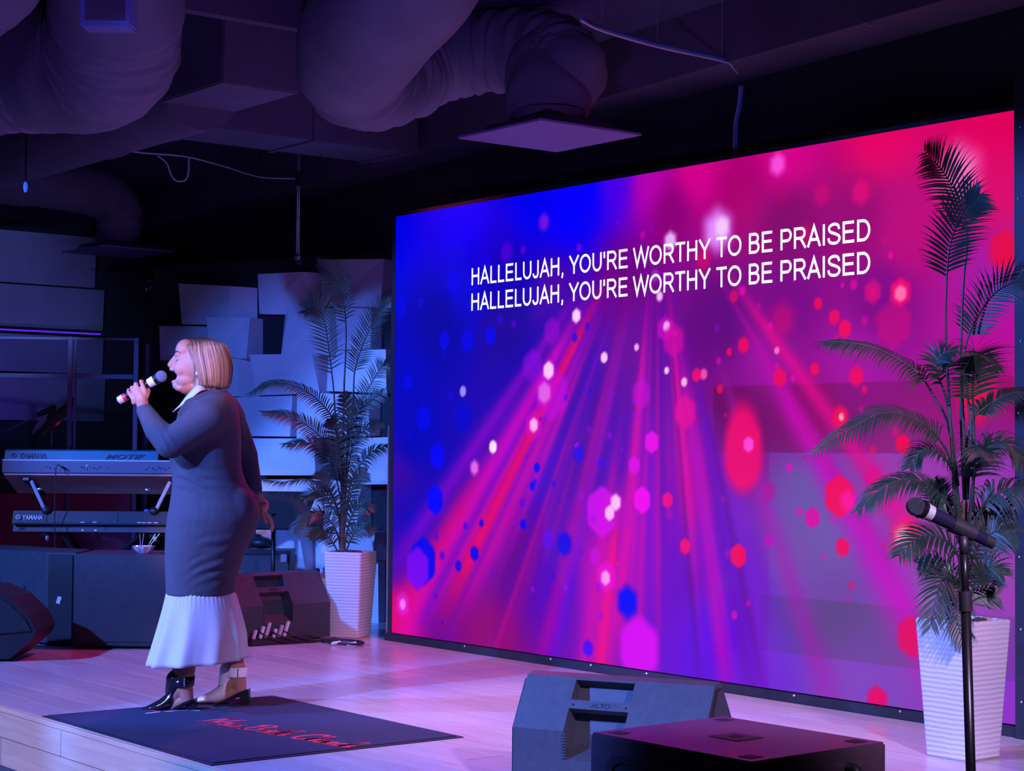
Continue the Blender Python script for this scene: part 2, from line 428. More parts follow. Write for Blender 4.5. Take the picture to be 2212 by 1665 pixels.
# riser at the edge of the stage: nosing and two courses of boards
riser = struct(MB().box((-.25, -2.968, -.137), (10.7, .02, .226)).build('trim_1', M_subfloor))
x = -5.6
for z0, z1, off in ((-.128, -.0225, 0.0), (-.25, -.131, .62)):
    x = -5.6-off
    while x < 5.10:
        L_ = 1.9; x0, x1 = max(x, -5.6), min(x+L_, 5.10)
        p = MB().box((0, 0, 0), (x1-x0-.003, .016, z1-z0), bev=.0012).build('plank', M_riser, riser)
        p.location = ((x0+x1)/2, -2.986, (z0+z1)/2); x += L_
p = MB().box((0, 0, 0), (10.70, .03, .022), bev=.004).build('nosing', M_riser, riser); p.location = (-.25, -2.981, -.0112)
struct(MB().box((5.112, -.75, -.126), (.022, 4.49, .248)).build('trim_4', M_riser))
house = struct(MB().box((3, -5, -.275), (22, 20, .05)).build('floor.001', M_house))
ceil = struct(MB().box((1, -3.2, 3.36), (15, 10, .12)).build('ceiling', M_ceil))
# rear wall runs slightly off the screen's line; soffit beam where it meets the ceiling
wa = np.array([-5.46, 1.19]); wb = np.array([7.0, -.214])
wd_ = (wb-wa)/np.linalg.norm(wb-wa); wn = np.array([-wd_[1], wd_[0]])
def wall_strip(a, b, n, t, z0, z1):
    q = [a, b, b+n*t, a+n*t]
    return MB().prism([(p[0], p[1]) for p in q], z0, z1, axis='z')
back_a, back_b = wa+wn*.02-wd_*1.0, wb+wn*.02
struct(wall_strip(back_a, back_b, wn, .15, -.25, 3.3).build('wall_back', M_wall))
struct(wall_strip(back_a+wn*.0, back_b, -wn, .34, 3.0, 3.3).build('trim_2', M_beam))
struct(MB().box((1.63, -3.5, 3.22), (.07, 7.2, .16)).build('trim_3', M_beam))
wall_left = struct(MB().box((-5.0, -.8, 1.55), (.16, 5.6, 3.6)).build('wall_left', M_wall))

def frustum(c4, out, taper, depth):
    """wall panel: outer outline c4 (4 world points, anticlockwise from lower left), face pushed out along `out` and narrowed sideways"""
    c = [np.array(p, float) for p in c4]
    ctr = sum(c)/4
    f = []
    for i, p in enumerate(c):
        q = p+np.array(out)*depth[i]
        # narrow in the horizontal direction only
        h = (c[1]-c[0]); h /= np.linalg.norm(h)
        q = q-h*((p-ctr)@h)*taper[0 if i in (0, 3) else 1]
        f.append(q)
    b = [p-np.array(out)*.02 for p in c]
    return MB().loft([b, c, f], True, True)

# three-dimensional white panels on a wall set across the corner
dd = np.array([.942, .331, 0]); dn = np.array([.331, -.942, 0])
o0 = np.array([-1.1, .6, 0])
a0 = (o0-dd*2.05); b0 = (o0+dd*.55)
wall_corner = struct(MB().prism([(a0[0], a0[1]), (b0[0], b0[1]), (b0[0]-dn[0]*.06, b0[1]-dn[1]*.06), (a0[0]-dn[0]*.06, a0[1]-dn[1]*.06)], -.02, 2.47, axis='z').build('wall_corner', M_wall))
# px boxes: x0 y0 x1 y1 (outer), sideways taper left/right, depth of face
PAN = [
 (396, 618, 556, 702, .30, .42, .16), (577, 592, 700, 682, .02, .20, .12), (700, 566, 860, 664, .42, .0, .17),
 (357, 708, 480, 780, .0, .2, .07), (462, 686, 568, 774, .42, .04, .15), (617, 668, 745, 768, .5, .1, .15), (745, 664, 824, 760, .1, .02, .10),
 (470, 778, 560, 856, .0, .45, .11), (576, 766, 712, 852, .02, .06, .15), (716, 758, 858, 846, .1, .0, .11),
 (500, 856, 652, 940, .1, .05, .09), (654, 852, 822, 944, .05, .05, .12),
 (574, 948, 716, 1027, .0, .06, .19), (762, 948, 860, 1044, .2, .0, .12),
 (420, 946, 560, 1026, .2, .05, .06),
 (560, 1031, 720, 1104, .02, .1, .10), (722, 1036, 802, 1148, .04, .1, .12),
 (560, 1108, 622, 1190, .05, .1, .05), (618, 1138, 690, 1230, .12, .05, .20), (692, 1146, 748, 1228, .1, .05, .08), (748, 1150, 834, 1206, .0, .05, .16),
 (700, 1212, 782, 1300, .05, .1, .06), (782, 1206, 832, 1352, .1, .0, .10), (420, 860, 498, 942, .1, .1, .07)]
rr = random.Random(3)
for (x0, y0, x1, y1, ta, tb, dp) in PAN:
    q = [PL(px, py, o0, dn) for px, py in ((x0, y1), (x1, y1), (x1, y0), (x0, y0))]
    tl = [dp*rr.uniform(.55, 1.25) for _ in range(4)]
    for k in range(4): q[k] = q[k]+np.array([0, 0, rr.uniform(-.012, .012)])
    frustum(q, dn, (ta*.9, tb*.9), tl).build('panel', M_white, wall_corner)
# long panels on the left wall
lp = np.array([-4.92, 0, 0]); ln = np.array([1.0, 0, 0])
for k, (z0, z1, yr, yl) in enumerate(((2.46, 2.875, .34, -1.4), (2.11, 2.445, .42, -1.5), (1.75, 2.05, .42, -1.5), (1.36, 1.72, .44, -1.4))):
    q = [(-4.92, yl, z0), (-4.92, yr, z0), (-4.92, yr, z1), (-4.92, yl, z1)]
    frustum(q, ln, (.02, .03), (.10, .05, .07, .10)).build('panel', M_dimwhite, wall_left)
# purple light batten between two of them
bat = thing('light_batten', 'thin violet light batten glowing on left wall behind the clear booth', 'light', (-4.80, -.6, 2.075))
MB().box((0, 0, 0), (.03, 1.9, .018), bev=.004).build('housing', M_blackmetal, bat)
MB().box((.02, 0, 0), (.012, 1.86, .012)).build('tube', mat('violet_tube', (.2, .1, .8), .4, emit=(.10, .01, .75), emit_s=1.0), bat)

# ================================================================== LED SCREEN
LW, LH, LZ = 4.5, 2.5, .05
KEYC = [(870,500,0,0,232),(1000,480,0,0,250),(1150,450,0,0,240),(1235,460,0,0,255),(1330,405,70,0,235),(1265,425,0,0,255),(1400,400,185,0,175),(1500,380,215,0,140),
 (1700,340,215,0,135),(1900,300,230,0,100),(2150,270,225,0,90),(2150,400,218,0,100),(1600,420,170,0,110),(1000,600,0,0,215),(870,800,0,0,190),(950,700,0,0,160),(1100,600,10,0,185),
 (1100,700,30,0,150),(1200,640,75,0,165),(1350,600,110,0,130),(1450,450,135,0,115),(1700,470,130,0,100),(1850,470,150,0,110),(1960,500,190,0,120),(2150,600,165,20,160),
 (1900,650,125,0,130),(1700,650,120,0,130),(1550,700,95,0,120),(1400,750,105,0,150),(1250,850,70,0,165),(1300,1000,80,0,175),(1150,1000,70,0,190),(900,950,0,0,185),(870,1050,60,0,160),
 (900,1130,10,0,200),(870,1200,60,0,180),(860,1345,225,0,100),(950,1330,115,0,140),(1050,1380,140,0,115),(1100,1200,100,0,140),(1200,1250,80,0,190),(1300,1250,180,0,175),(1400,1150,140,0,190),
 (1500,1000,145,0,160),(1500,1200,90,0,195),(1550,1380,90,0,225),(1650,1420,115,35,212),(1620,1250,105,20,195),(1700,1200,125,62,160),(1760,1050,112,70,160),(1800,1150,118,72,162),(1800,1320,118,50,150),(1850,1450,140,50,185),
 (2000,1320,150,60,175),(2150,1200,168,45,165),(1750,900,150,0,122),(1650,790,150,12,150),(1850,780,165,15,160),(2150,850,182,0,122),(2150,950,160,32,168),(1580,900,120,0,115),(2150,1500,150,30,195),(2150,720,185,0,150),(1950,1050,170,40,160)]
RAYS = [(985,1150,.045,220,0,190,.8,.25),(1045,1090,.022,80,0,220,.6,.3),(1088,1060,.035,238,0,105,.9,.25),(1128,1050,.035,165,0,200,.6,.3),(1000,1000,.03,160,0,205,.6,.3),(940,1000,.05,20,0,175,.5,.3),
 (880,1290,.035,225,0,110,.6,.6),(1305,1350,.028,242,0,130,.9,.6),(1275,1350,.03,185,0,200,.6,.5),(1205,1350,.025,85,0,225,.6,.6),(1370,1050,.03,230,0,175,.75,.3),(1480,1000,.03,232,0,150,.7,.3),
 (1430,1000,.022,105,0,170,.6,.3),(1580,1200,.035,100,0,215,.7,.4),(1530,1200,.022,185,0,185,.75,.3),(1400,1300,.03,110,0,205,.6,.4),(1830,950,.03,232,0,140,.7,.3),(1900,1220,.04,210,0,195,.7,.4),(1690,1200,.03,170,20,175,.5,.4),(1760,950,.02,190,0,160,.5,.3),(1640,1300,.05,120,30,205,.5,.5)]
DISC = [(1245,682,15,255,205,255,.95,.5),(1192,850,55,200,0,220,.65,.25),(1185,800,19,255,195,255,.95,.4),(1176,848,24,235,120,240,.7,.5),(1153,918,30,225,0,190,.6,.3),(1153,918,15,255,170,240,.95,.5),(1065,965,14,255,235,255,.95,.3),(1305,772,12,255,190,245,.95,.4),
 (1437,710,26,215,0,195,.7,.3),(1440,705,12,250,180,250,.8,.5),(1550,497,44,225,140,255,.95,.9),(1560,490,22,245,200,255,.9,.8),(1448,520,20,235,185,255,.85,.7),(1000,845,12,160,140,255,.9,.4),(1945,632,30,245,0,110,.9,.4),(1945,634,17,255,110,175,1,.4),(1680,355,24,250,80,225,.85,.8),
 (1605,985,84,238,0,105,.85,.4),(1617,960,16,255,70,220,.95,.3),(1480,890,34,228,0,150,.8,.25),(1478,825,10,255,180,235,.9,.5),(1440,800,8,255,205,240,.9,.5),(1520,808,12,240,80,170,.9,.5),(2070,375,60,250,110,185,.95,1.),
 (1310,1245,32,232,0,212,.85,.3),(1308,1248,16,255,160,240,.85,.5),(870,1305,26,225,30,220,.7,.5),(870,1305,12,245,130,255,.8,.5),(1025,1010,16,245,110,240,.8,.7),(1375,750,8,255,170,240,.9,.5),(1425,640,11,255,205,255,.8,.6),(1958,1165,46,245,20,100,.85,.6),(1950,1160,24,255,150,190,.85,.7),
 (1300,1105,54,215,0,236,.85,.10),(1345,1110,36,185,0,190,.5,.12),(1317,1108,16,255,205,255,.9,.3),(1330,1085,18,255,190,255,.9,.5),(1387,1080,28,240,0,240,.95,.2),(1442,1080,17,238,0,130,.95,.25),(1408,955,23,240,0,232,.9,.2),(1370,1005,19,225,0,236,.8,.2),(1385,850,30,200,0,212,.6,.3),
 (1455,735,34,210,0,165,.7,.3),(1285,1202,18,200,0,222,.75,.3),(1480,1180,17,242,0,112,.95,.3),(1247,965,9,195,0,238,.85,.4),(1192,715,28,150,0,205,.6,.3),(1150,790,34,140,0,225,.6,.3),(1380,1400,66,215,0,242,.95,.25),(1175,480,20,160,30,222,.6,.7),(1095,545,24,95,0,222,.6,.6),(1130,540,10,150,0,230,.5,.6),
 (1825,710,19,242,0,90,.95,.3),(1802,685,16,240,0,90,.9,.3),(1767,655,13,236,0,90,.9,.3),(1606,745,17,238,0,90,.9,.3),(1585,640,14,222,0,92,.7,.4),(1685,815,20,236,0,90,.9,.3),(1760,797,14,242,0,90,.9,.3),(1850,812,22,238,0,90,.8,.4),(1595,1200,25,242,0,86,.95,.15),(1820,1182,20,238,0,92,.95,.15),
 (1813,1072,44,240,0,86,.95,.15),(1832,1082,24,250,20,170,.7,.8),(1755,1118,22,222,0,160,.9,.15),(1950,958,20,242,0,72,.95,.25),(1815,900,24,242,0,80,.85,.5),(1818,900,8,255,175,195,.95,.6),(1885,1030,26,222,0,130,.6,.4),(1970,1375,42,228,0,92,.9,.25),(1895,1512,30,228,0,100,.9,.4),(2110,860,52,238,0,62,.85,.7),
 (1740,505,22,222,0,112,.5,.7),(1775,420,26,205,0,112,.6,.7),(1860,415,28,225,0,112,.75,.7),(1690,420,20,180,0,100,.5,.8),(2170,540,44,228,0,62,.85,.5),(1930,700,50,208,0,122,.6,.3),(1885,630,26,218,0,132,.7,.4),(1505,810,15,238,0,110,.9,.4),(1705,1010,9,225,0,185,.9,.3),(1660,1168,12,192,0,192,.85,.3),(1660,1060,22,192,0,150,.5,.4),
 (1678,757,8,250,110,205,.9,.5),(1690,690,40,225,0,110,.5,.8),(1415,595,14,170,60,220,.6,.6),(1520,560,26,220,0,90,.6,.8),(2095,660,38,205,0,150,.3,.6),(1555,840,10,230,0,90,.8,.4),(1575,760,9,235,0,90,.8,.4),
 (940,1080,30,0,0,255,.95,.2),(945,985,28,0,0,250,.9,.2),(915,905,28,0,0,235,.85,.25),(1010,735,24,0,0,232,.85,.25),(960,735,20,0,0,242,.8,.3),(1060,725,20,0,0,248,.8,.3),(914,1212,50,0,0,240,.95,.12),(902,1228,44,120,0,240,.95,.2),(880,825,18,0,0,235,.9,.3),
 (1160,1010,11,0,0,250,.9,.3),(1150,1050,10,0,0,250,.9,.3),(1130,1132,11,0,0,250,.95,.3),(1025,1195,16,0,0,245,.9,.3),(990,1222,13,20,0,230,.8,.4),(1040,1130,9,20,0,225,.8,.4),(1185,1165,22,95,0,232,.8,.3),(1220,1175,26,10,0,236,.75,.5),(1355,1300,34,0,0,248,.9,.6),(1250,980,20,45,0,222,.8,.4),(1300,1000,12,65,0,222,.8,.4),
 (1000,900,34,0,0,222,.6,.3),(980,610,26,0,0,240,.6,.4),(865,660,24,0,0,225,.8,.4),(1270,1400,18,60,0,250,.8,.5),(1080,690,12,40,0,210,.6,.4),(1110,700,10,80,0,210,.6,.4),(1050,560,18,10,0,230,.5,.5)]
def led_xy(px, py):
    p = PL(px, py, (0, 0, 0), (0, 1.0, 0)); return p[0], p[2]
def led_scale(px, py):
    p = PL(px, py, (0, 0, 0), (0, 1.0, 0)); return ((p-CAM)@_f)/FPX
def led_image(X, Z):
    """display colour (0..255) at screen coordinates in metres"""
    W_ = np.zeros_like(X); C = np.zeros(X.shape+(3,))
    for (px, py, R, G, B) in KEYC:
        x, z = led_xy(px, py); w_ = 1/(((X-x)**2+(Z-z)**2)+.012)**1.9
        W_ += w_; C += w_[..., None]*np.array([R, G, B])
    C /= W_[..., None]
    # module steps low on the right, with milky reflected stage light painted in
    mx, mz = led_xy(1540, 870)
    x1, z1 = led_xy(1660, 978)
    band = (X > mx) & (Z > z1) & (Z < led_xy(1540, 836)[1]); C[band] *= np.array([.86, .8, .78])
    low = (X > x1) & (Z < z1); C[low] = C[low]*.86+np.array([8, 24, 30])
    b3 = (X > led_xy(1640, 1350)[0]) & (Z < led_xy(1700, 1290)[1]) & (Z > led_xy(1700, 1410)[1]); C[b3] *= np.array([.86, 1., .84])
    sx, sz = led_xy(1420, 380)
    th = np.arctan2(X-sx, sz-Z); rad = np.hypot(X-sx, sz-Z)
    for (px, py, wd, R, G, B, al, r0) in RAYS:
        x, z = led_xy(px, py); t = math.atan2(x-sx, sz-z); rr_ = math.hypot(x-sx, sz-z)
        a = al*np.exp(-((th-t)/wd)**2)*np.clip((rad-rr_*r0-.1)/.45, 0, 1)*np.clip((rr_*1.5-rad)/.5, 0, 1)
        C = C*(1-a[..., None])+a[..., None]*np.array([R, G, B])
    # fine random streaks
    g = np.random.RandomState(5); st = np.zeros_like(X)
    for k in range(60):
        e = np.exp(-((th-g.uniform(-.72, .30))/g.uniform(.008, .024))**2)*np.clip((rad-g.uniform(.3, 1.2))/.6, 0, 1)*np.clip((g.uniform(1.6, 3.2)-rad)/.6, 0, 1)
        tone = np.array([(60, 0, 230), (210, 0, 190), (90, 0, 110), (230, 0, 130)][g.randint(4)]); a = e*g.uniform(.10, .42)
        C = C*(1-a[..., None])+a[..., None]*tone
    D = list(DISC)
    for k in range(110):
        px = g.uniform(870, 1960); py = g.uniform(470, 1350)
        t = (px-870)/1000
        c = [(20, 0, 240), (150, 0, 230), (235, 0, 170), (240, 0, 100)][int(np.clip(t*3.2+g.uniform(-.7, .7), 0, 3))]
        D.append((px, py, g.uniform(4, 12), *c, g.uniform(.25, .7), .5))
    for (px, py, r, R, G, B, al, so) in D:
        x, z = led_xy(px, py); s = led_scale(px, py)*r
        dx = (X-x)*1.05; dz = Z-z
        # slightly six-sided discs
        an = np.arctan2(dz, dx); hexr = 1-(.045 if r > 14 else .015)*np.cos(6*an)
        d = np.hypot(dx*(1.0 if r < 80 else 1.25), dz)/(s*hexr)
        if r > 80: d = np.hypot(dx*1.35, np.where(dz > 0, dz*.72, dz*1.05))/s
        a = al*np.clip((1+so*.6-d)/(max(so, .16)*1.2), 0, 1); a = a*a*(3-2*a) if so > .35 else a
        C = C*(1-a[..., None])+a[..., None]*np.array([R, G, B])
    return np.clip(C, 0, 255)
M_led = attr_mat('led_pixels', 'pixels', .7, .06, emission=True)
led = thing('led_wall', 'large LED screen of square modules showing lyrics over blue, magenta and red light rays', 'screen', (0, 0, 0))
NS = 62
for j in range(5):
    for i in range(9):
        xs = np.linspace(i*.5, i*.5+.5, NS+1); zs = np.linspace(LZ+j*.5, LZ+j*.5+.5, NS+1)
        Xg, Zg = np.meshgrid(xs, zs); Cg = led_image(Xg, Zg)
        n = NS+1; yf = -.0002*((i*3+j*5) % 3)
        gv = np.stack([Xg.ravel(), np.full(n*n, yf), Zg.ravel()], 1)
        gv[:, 0] = np.clip(gv[:, 0], i*.5+.00005, i*.5+.49995); gv[:, 2] = np.clip(gv[:, 2], LZ+j*.5+.00005, LZ+j*.5+.49995)
        a = np.arange(NS); A, B = np.meshgrid(a, a); q0 = (B*n+A).ravel()
        fq = np.stack([q0, q0+1, q0+n+1, q0+n], 1)
        back = [(i*.5, .09, LZ+j*.5), (i*.5+.5, .09, LZ+j*.5), (i*.5+.5, .09, LZ+j*.5+.5), (i*.5, .09, LZ+j*.5+.5)]
        m0 = n*n; cr = [0, NS, n*n-1, n*n-n]
        fs = fq.tolist()+[[cr[k], m0+k, m0+(k+1) % 4, cr[(k+1) % 4]] for k in range(4)]+[[m0, m0+3, m0+2, m0+1]]
        me = bpy.data.meshes.new('module'); me.from_pydata(gv.tolist()+back, [], fs)
        set_col(me, 'pixels', np.vstack([lin(Cg.reshape(-1, 3)), np.zeros((4, 3))]))
        me.materials.append(M_led); me.materials.append(M_ledframe)
        me.polygons.foreach_set('material_index', [0]*len(fq)+[1]*5)
        o = bpy.data.objects.new('module', me); COL.objects.link(o); o.parent = led
MB().box((2.26, .04, .0225), (4.66, .10, .045), bev=.003).build('base_strip', M_ledframe, led)
MB().box((2.25, .05, LZ+LH+.012), (4.62, .08, .022)).build('top_strip', M_ledframe, led)
MB().box((-.022, .05, LZ+LH/2), (.04, .1, LH+.04)).build('side_strip', M_ledframe, led)
MB().box((-.052, .0, 1.3/2), (.008, .012, 1.28)).build('edge_trim', M_steel, led)
rs = MB().box((4.60, .02, 1.33), (.19, .10, 2.72), bev=.004).build('side_strip', M_ledframe, led)
rr = random.Random(9)
for z in np.arange(.15, 2.6, .29):
    b_ = MB().ell((4.535+rr.uniform(-.006, .02), -.034, z), (.005, .004, .005), 8, 6).build('bolt', M_bolt, led)
for x in (.75, 1.52, 1.85, 2.28, 2.72, 3.28, 3.9):
    MB().ell((x, -.012, .036), (.007, .004, .006), 8, 6).build('bolt', M_bolt, led)
for zb in (2.086, 1.941):
    me = caps_mesh("HALLELUJAH, YOU'RE WORTHY TO BE PRAISED", 2.965, .097)
    me.materials.append(M_text)
    o = bpy.data.objects.new('lyric_line', me); COL.objects.link(o); o.parent = led
    o.location = (.765, -.0035, zb-.004); o.rotation_euler = (PI/2, 0, 0)
    o['label'] = 'upper line of white capital lyrics' if zb > 2 else 'lower line of white capital lyrics'
# ================================================================== CEILING SERVICES
def duct_mesh(path, rad, folds, n=56, m=320, seed=1, wr=.012):
    """fabric sleeve along a path with gathered wrinkles; folds = [(where 0..1, spread, depth)]"""
    P = spline(path, m); R = np.interp(np.linspace(0, 1, m), np.linspace(0, 1, len(rad)), rad)
    g = np.random.RandomState(seed)
    T = np.gradient(P, axis=0); T /= np.linalg.norm(T, axis=1)[:, None]
    N_ = np.cross(T[0], [0, 0, 1.0]); N_ /= np.linalg.norm(N_)
    rings = []; tt = np.linspace(0, 1, m)
    ph = g.uniform(0, 6.28, 6)
    for i in range(m):
        N_ = N_-T[i]*(N_@T[i]); N_ /= np.linalg.norm(N_); B = np.cross(T[i], N_)
        ring = []
        for k in range(n):
            a = 2*PI*k/n
            d = N_*math.cos(a)+B*math.sin(a)
            wv = .35*wr*math.sin(9*tt[i]*6.28+ph[0]+2*math.sin(a*2+ph[1]))
            for (c, s, dp) in folds:
                e = math.exp(-((tt[i]-c)/s)**2)
                wv += e*dp*(math.sin(tt[i]*190+3.0*math.sin(a+ph[2])+1.4*math.sin(3*a+ph[3]))*.6+math.sin(tt[i]*330+2.2*math.sin(2*a+ph[4]))*.4)
            sag = .02*max(0, -d[2])
            ring.append(P[i]+d*(R[i]+wv+sag))
        rings.append(ring)
    return MB().loft(rings, True, True)

# long fabric duct that drops from the roof, folds back on itself and feeds a square diffuser
p1 = [PX(960, -230, 7.0), PX(885, -70, 7.35), PX(805, 40, 7.7), PX(765, 112, 8.05), PX(780, 160, 8.4), PX(850, 160, 8.75), PX(930, 132, 8.95), PX(1010, 112, 8.95), PX(1100, 106, 8.85), PX(1185, 112, 8.65), PX(1222, 150, 8.5), np.array([2.47, -.82, 2.93]), np.array([2.52, -.86, 2.84]), np.array([2.545, -.88, 2.77]), np.array([2.555, -.885, 2.705])]
t = thing('fabric_duct', 'grey fabric sleeve duct folding back above the screen and feeding the square diffuser', 'duct', (2.55, -.88, 3.25))
def shifted(mb, root):
    o = np.array(root.location); mb.v = [tuple(np.array(p)-o) for p in mb.v]; return mb
rad1 = [.29, .29, .275, .25, .22, .205, .195, .19, .19,   .19, .195, .20, .20, .19]
shifted(duct_mesh(p1, rad1, [(.27, .06, .016), (.35, .06, .022), (.56, .10, .010), (.70, .06, .010)], seed=4), t).build('sleeve', M_duct, t, True)
def pull(p, k): return np.array(p)
p2 = [PX(-150, 250, 9.0), PX(-60, 165, 8.7), PX(30, 140, 8.4), PX(130, 140, 8.15), PX(225, 120, 7.95), PX(250, 20, 7.75), PX(250, -110, 7.55), PX(250, -210, 7.45)]
t = thing('fabric_duct', 'wide grey fabric duct elbow at the upper left with gathered wrinkles', 'duct', (.9, -2.9, 3.25))
shifted(duct_mesh(p2, [.27, .27, .275, .285, .29, .285, .28, .28], [(.20, .10, .024), (.33, .05, .014), (.62, .08, .008)], seed=8), t).build('sleeve', M_duct, t, True)
p3 = [PX(-300, 60, 8.1), PX(-160, -20, 7.7), PX(-62, -88, 7.3), PX(-20, -170, 7.1), PX(10, -250, 6.95)]
t = thing('fabric_duct', 'fabric duct end cut by the top left corner of the picture', 'duct', (.9, -3.6, 3.3))
shifted(duct_mesh(p3, [.27, .28, .285, .28, .27], [(.3, .2, .008)], seed=3), t).build('sleeve', M_duct, t, True)
# trunk and plenum box
t = thing('metal_duct', 'boxy dark metal plenum with a round trunk duct running off to the left', 'duct', (1.03, -1.72, 3.3))
shifted(MB().box((1.03, -1.72, 3.10), (.65, .43, .40), bev=.008), t).build('plenum', M_metalduct, t)
tr = MB(); tr.tube([(-5.0, -1.66, 3.02), (-2, -1.68, 3.02), (.70, -1.70, 3.02)], .235, 28)
shifted(tr, t).build('trunk', M_metalduct, t, 40)
for xx in (-3.4, -1.9, -.45):
    c = MB(); c.tube([(xx-.02, -1.69, 3.02), (xx+.02, -1.69, 3.02)], .243, 28); shifted(c, t).build('collar', M_metalduct, t, 40)
t = thing('metal_duct', 'flat dark duct crossing the ceiling behind the fabric ducts', 'duct', (-.4, -.6, 3.3))
shifted(MB().box((-.3, -.55, 3.13), (.50, 1.5, .34), bev=.01), t).build('casing', M_metalduct, t)
for yy in (-1.2, -.55, .1): shifted(MB().box((-.3, yy, 3.13), (.53, .03, .36)), t).build('flange', M_metalduct, t)
# square diffusers
def diffuser(c, a, label, drop_top):
    t = thing('ceiling_diffuser', label, 'vent', c, a, 'square air diffusers')
    MB().box((0, 0, .006), (.62, .60, .012), bev=.003).build('face', M_tile, t)
    MB().prism([(-.30, .012), (.30, .012), (.2, .06), (-.2, .06)], -.2, .2).build('hood', M_metalduct, t)
    MB().tube([(0, 0, .05), (0, 0, .12)], .17, 24).build('neck', M_metalduct, t, 40)
diffuser((2.555, -.885, 2.595), 0, 'square flat air diffuser lit violet below the duct, above the screen', 3.3)
diffuser((-3.42, -.18, 2.60), .06, 'dim square air diffuser hanging in front of the left wall panels', 3.3)
# fabric sleeve for the left diffuser (dark, mostly unseen)
t = thing('fabric_duct', 'dark thin duct dropping to the dim square diffuser at the left', 'duct', (-3.42, -.18, 3.3))
shifted(duct_mesh([(-3.42, -.18, 2.70), (-3.42, -.18, 2.9), (-3.40, -.3, 3.02), (-3.35, -.7, 3.06), (-3.3, -1.40, 3.05)], [.16, .17, .17, .17, .17], [(.3, .2, .006)], n=24, m=50, seed=12), t).build('sleeve', M_duct, t, True)

# cables on the ceiling
def cable(name, label, tubes, z_hang=None, cat='cable', loc=None):
    root = thing(name, label, cat, tubes[0][1][0] if loc is None else loc)
    for nm, pts, r, m in tubes:
        P = spline(pts, max(8, 8*len(pts)))-np.array(root.location)
        MB().tube(P, r, 7).build(nm, m, root, True)
    return root
cp = [PL(px, py, (0, 0, 3.02), (0, 0, 1.0)) for px, py in ((1255, 38), (1300, 60), (1420, 95), (1560, 126), (1582, 140), (1592, 152))]
cp2 = [p+np.array([.02, -.015, -.018]) for p in cp]
r_ = cable('ceiling_cable', 'blue and pale cable pair slung under the ceiling right of the fabric duct', [('blue_cable', cp, .008, M_cableb), ('pale_cable', cp2, .007, M_cablew)])
for k in (1, 2, 3):
    MB().tube([local(r_, cp[k]), local(r_, cp[k]+np.array([0, 0, .29]))], .003, 6).build('hanger', M_steel, r_)
wz = lambda px, py, off: PL(px, py, (wa[0], wa[1]-off, 0), (wn[0], wn[1], 0))
vp = [wz(1604, 184, .02), wz(1600, 225, .02), wz(1592, 270, .02), wz(1590, 345, .02), wz(1589, 420, .02)]
cable('wall_cable', 'blue cable pair dropping down the black wall to the top of the screen', [('blue_cable', vp, .008, M_cableb), ('pale_cable', [p+np.array([-.017, .0, 0]) for p in vp], .006, M_cablew)])
cp = [PL(px, py, (0, 0, 2.99), (0, 0, 1.0)) for px, py in ((225, 318), (310, 330), (400, 338), (480, 358), (560, 382), (640, 386))]
lp_ = [PL(px, py, (0, 0, 2.99), (0, 0, 1.0)) for px, py in ((340, 335),)]
Zl = float((lp_[0]-CAM)@_f)
loop = [PX(340, 336, Zl), PX(360, 352, Zl), PX(368, 374, Zl), PX(380, 390, Zl), PX(400, 389, Zl), PX(407, 370, Zl), PX(408, 338, Zl)]
r_ = cable('ceiling_cable', 'pale cable with a hanging loop under the dark ceiling at the left', [('run', cp, .006, M_cablew), ('loop', loop, .006, M_cablew)])
for k in (1, 3, 4):
    MB().tube([local(r_, cp[k]), local(r_, cp[k]+np.array([0, 0, .31]))], .003, 6).build('hanger', M_blackmetal, r_)
# hanging conduit with clamp
Zc = 12.0
t = thing('conduit_drop', 'thin steel conduit hanging from the ceiling beside the tall left palm', 'conduit', PX(643, 565, Zc))
top = 3.3-t.location[2]
for dx in (-.010, .010): MB().tube([(dx, 0, .03), (dx, 0, top)], .008, 8).build('tube', M_steel, t, True)
MB().box((0, 0, .55), (.05, .03, .10), bev=.004).build('bracket', M_boxdark, t)
MB().ell((0, 0, .03), (.03, .02, .022), 10, 8).build('clamp', M_steel, t, True)
MB().tube([(.02, 0, .02), (.05, 0, -.012), (.02, 0, -.02), (-.02, 0, .0)], .005, 6).build('hook', M_steel, t, True)
t = thing('drop_wire', 'short thin hanging wire near the top right of the ceiling', 'wire', PX(1880, 52, 7.6))
MB().tube([(0, 0, 0), (0, 0, 3.3-t.location[2])], .0022, 6).build('wire', M_steel, t); MB().ell((0, 0, 0), (.006, .006, .01), 8, 6).build('end_nut', M_steel, t)
t = thing('drop_wire', 'faint thin wire hanging beside the conduit', 'wire', PX(691, 402, 11.2))
MB().tube([(0, 0, 0), (0, 0, 3.3-t.location[2])], .0025, 6).build('wire', M_blackmetal, t)
# small ceiling box and lamp
bx = PX(235, 20, 6.88)
t = thing('junction_box', 'pale square box on the ceiling beside the wide fabric duct elbow', 'box', (bx[0], bx[1], 3.3), CR)
MB().box((0, 0, -.29), (.195, .12, .58), bev=.008).build('casing', mat('box_blue', (.16, .22, .45), .6), t)
MB().box((0, -.062, -.45), (.15, .006, .22), bev=.002).build('cover_plate', M_metalduct, t)
ip = PX(55, 404, 9.8)
t = thing('indicator_lamp', 'tiny blue indicator lamp glowing under the dark ceiling at far left', 'light', ip)
MB().tube([(0, 0, .03), (0, 0, 3.3-ip[2])], .006, 6).build('stem', M_blackmetal, t)
MB().ell((0, 0, .0), (.012, .012, .03), 10, 8).build('lens', mat('indicator_glow', (.05, .1, .4), .3, emit=(.02, .10, .75), emit_s=1.0), t)
sp = PX(324, 612, 13.4)
t = thing('security_camera', 'small black dome camera high in the dark back corner', 'camera', sp)
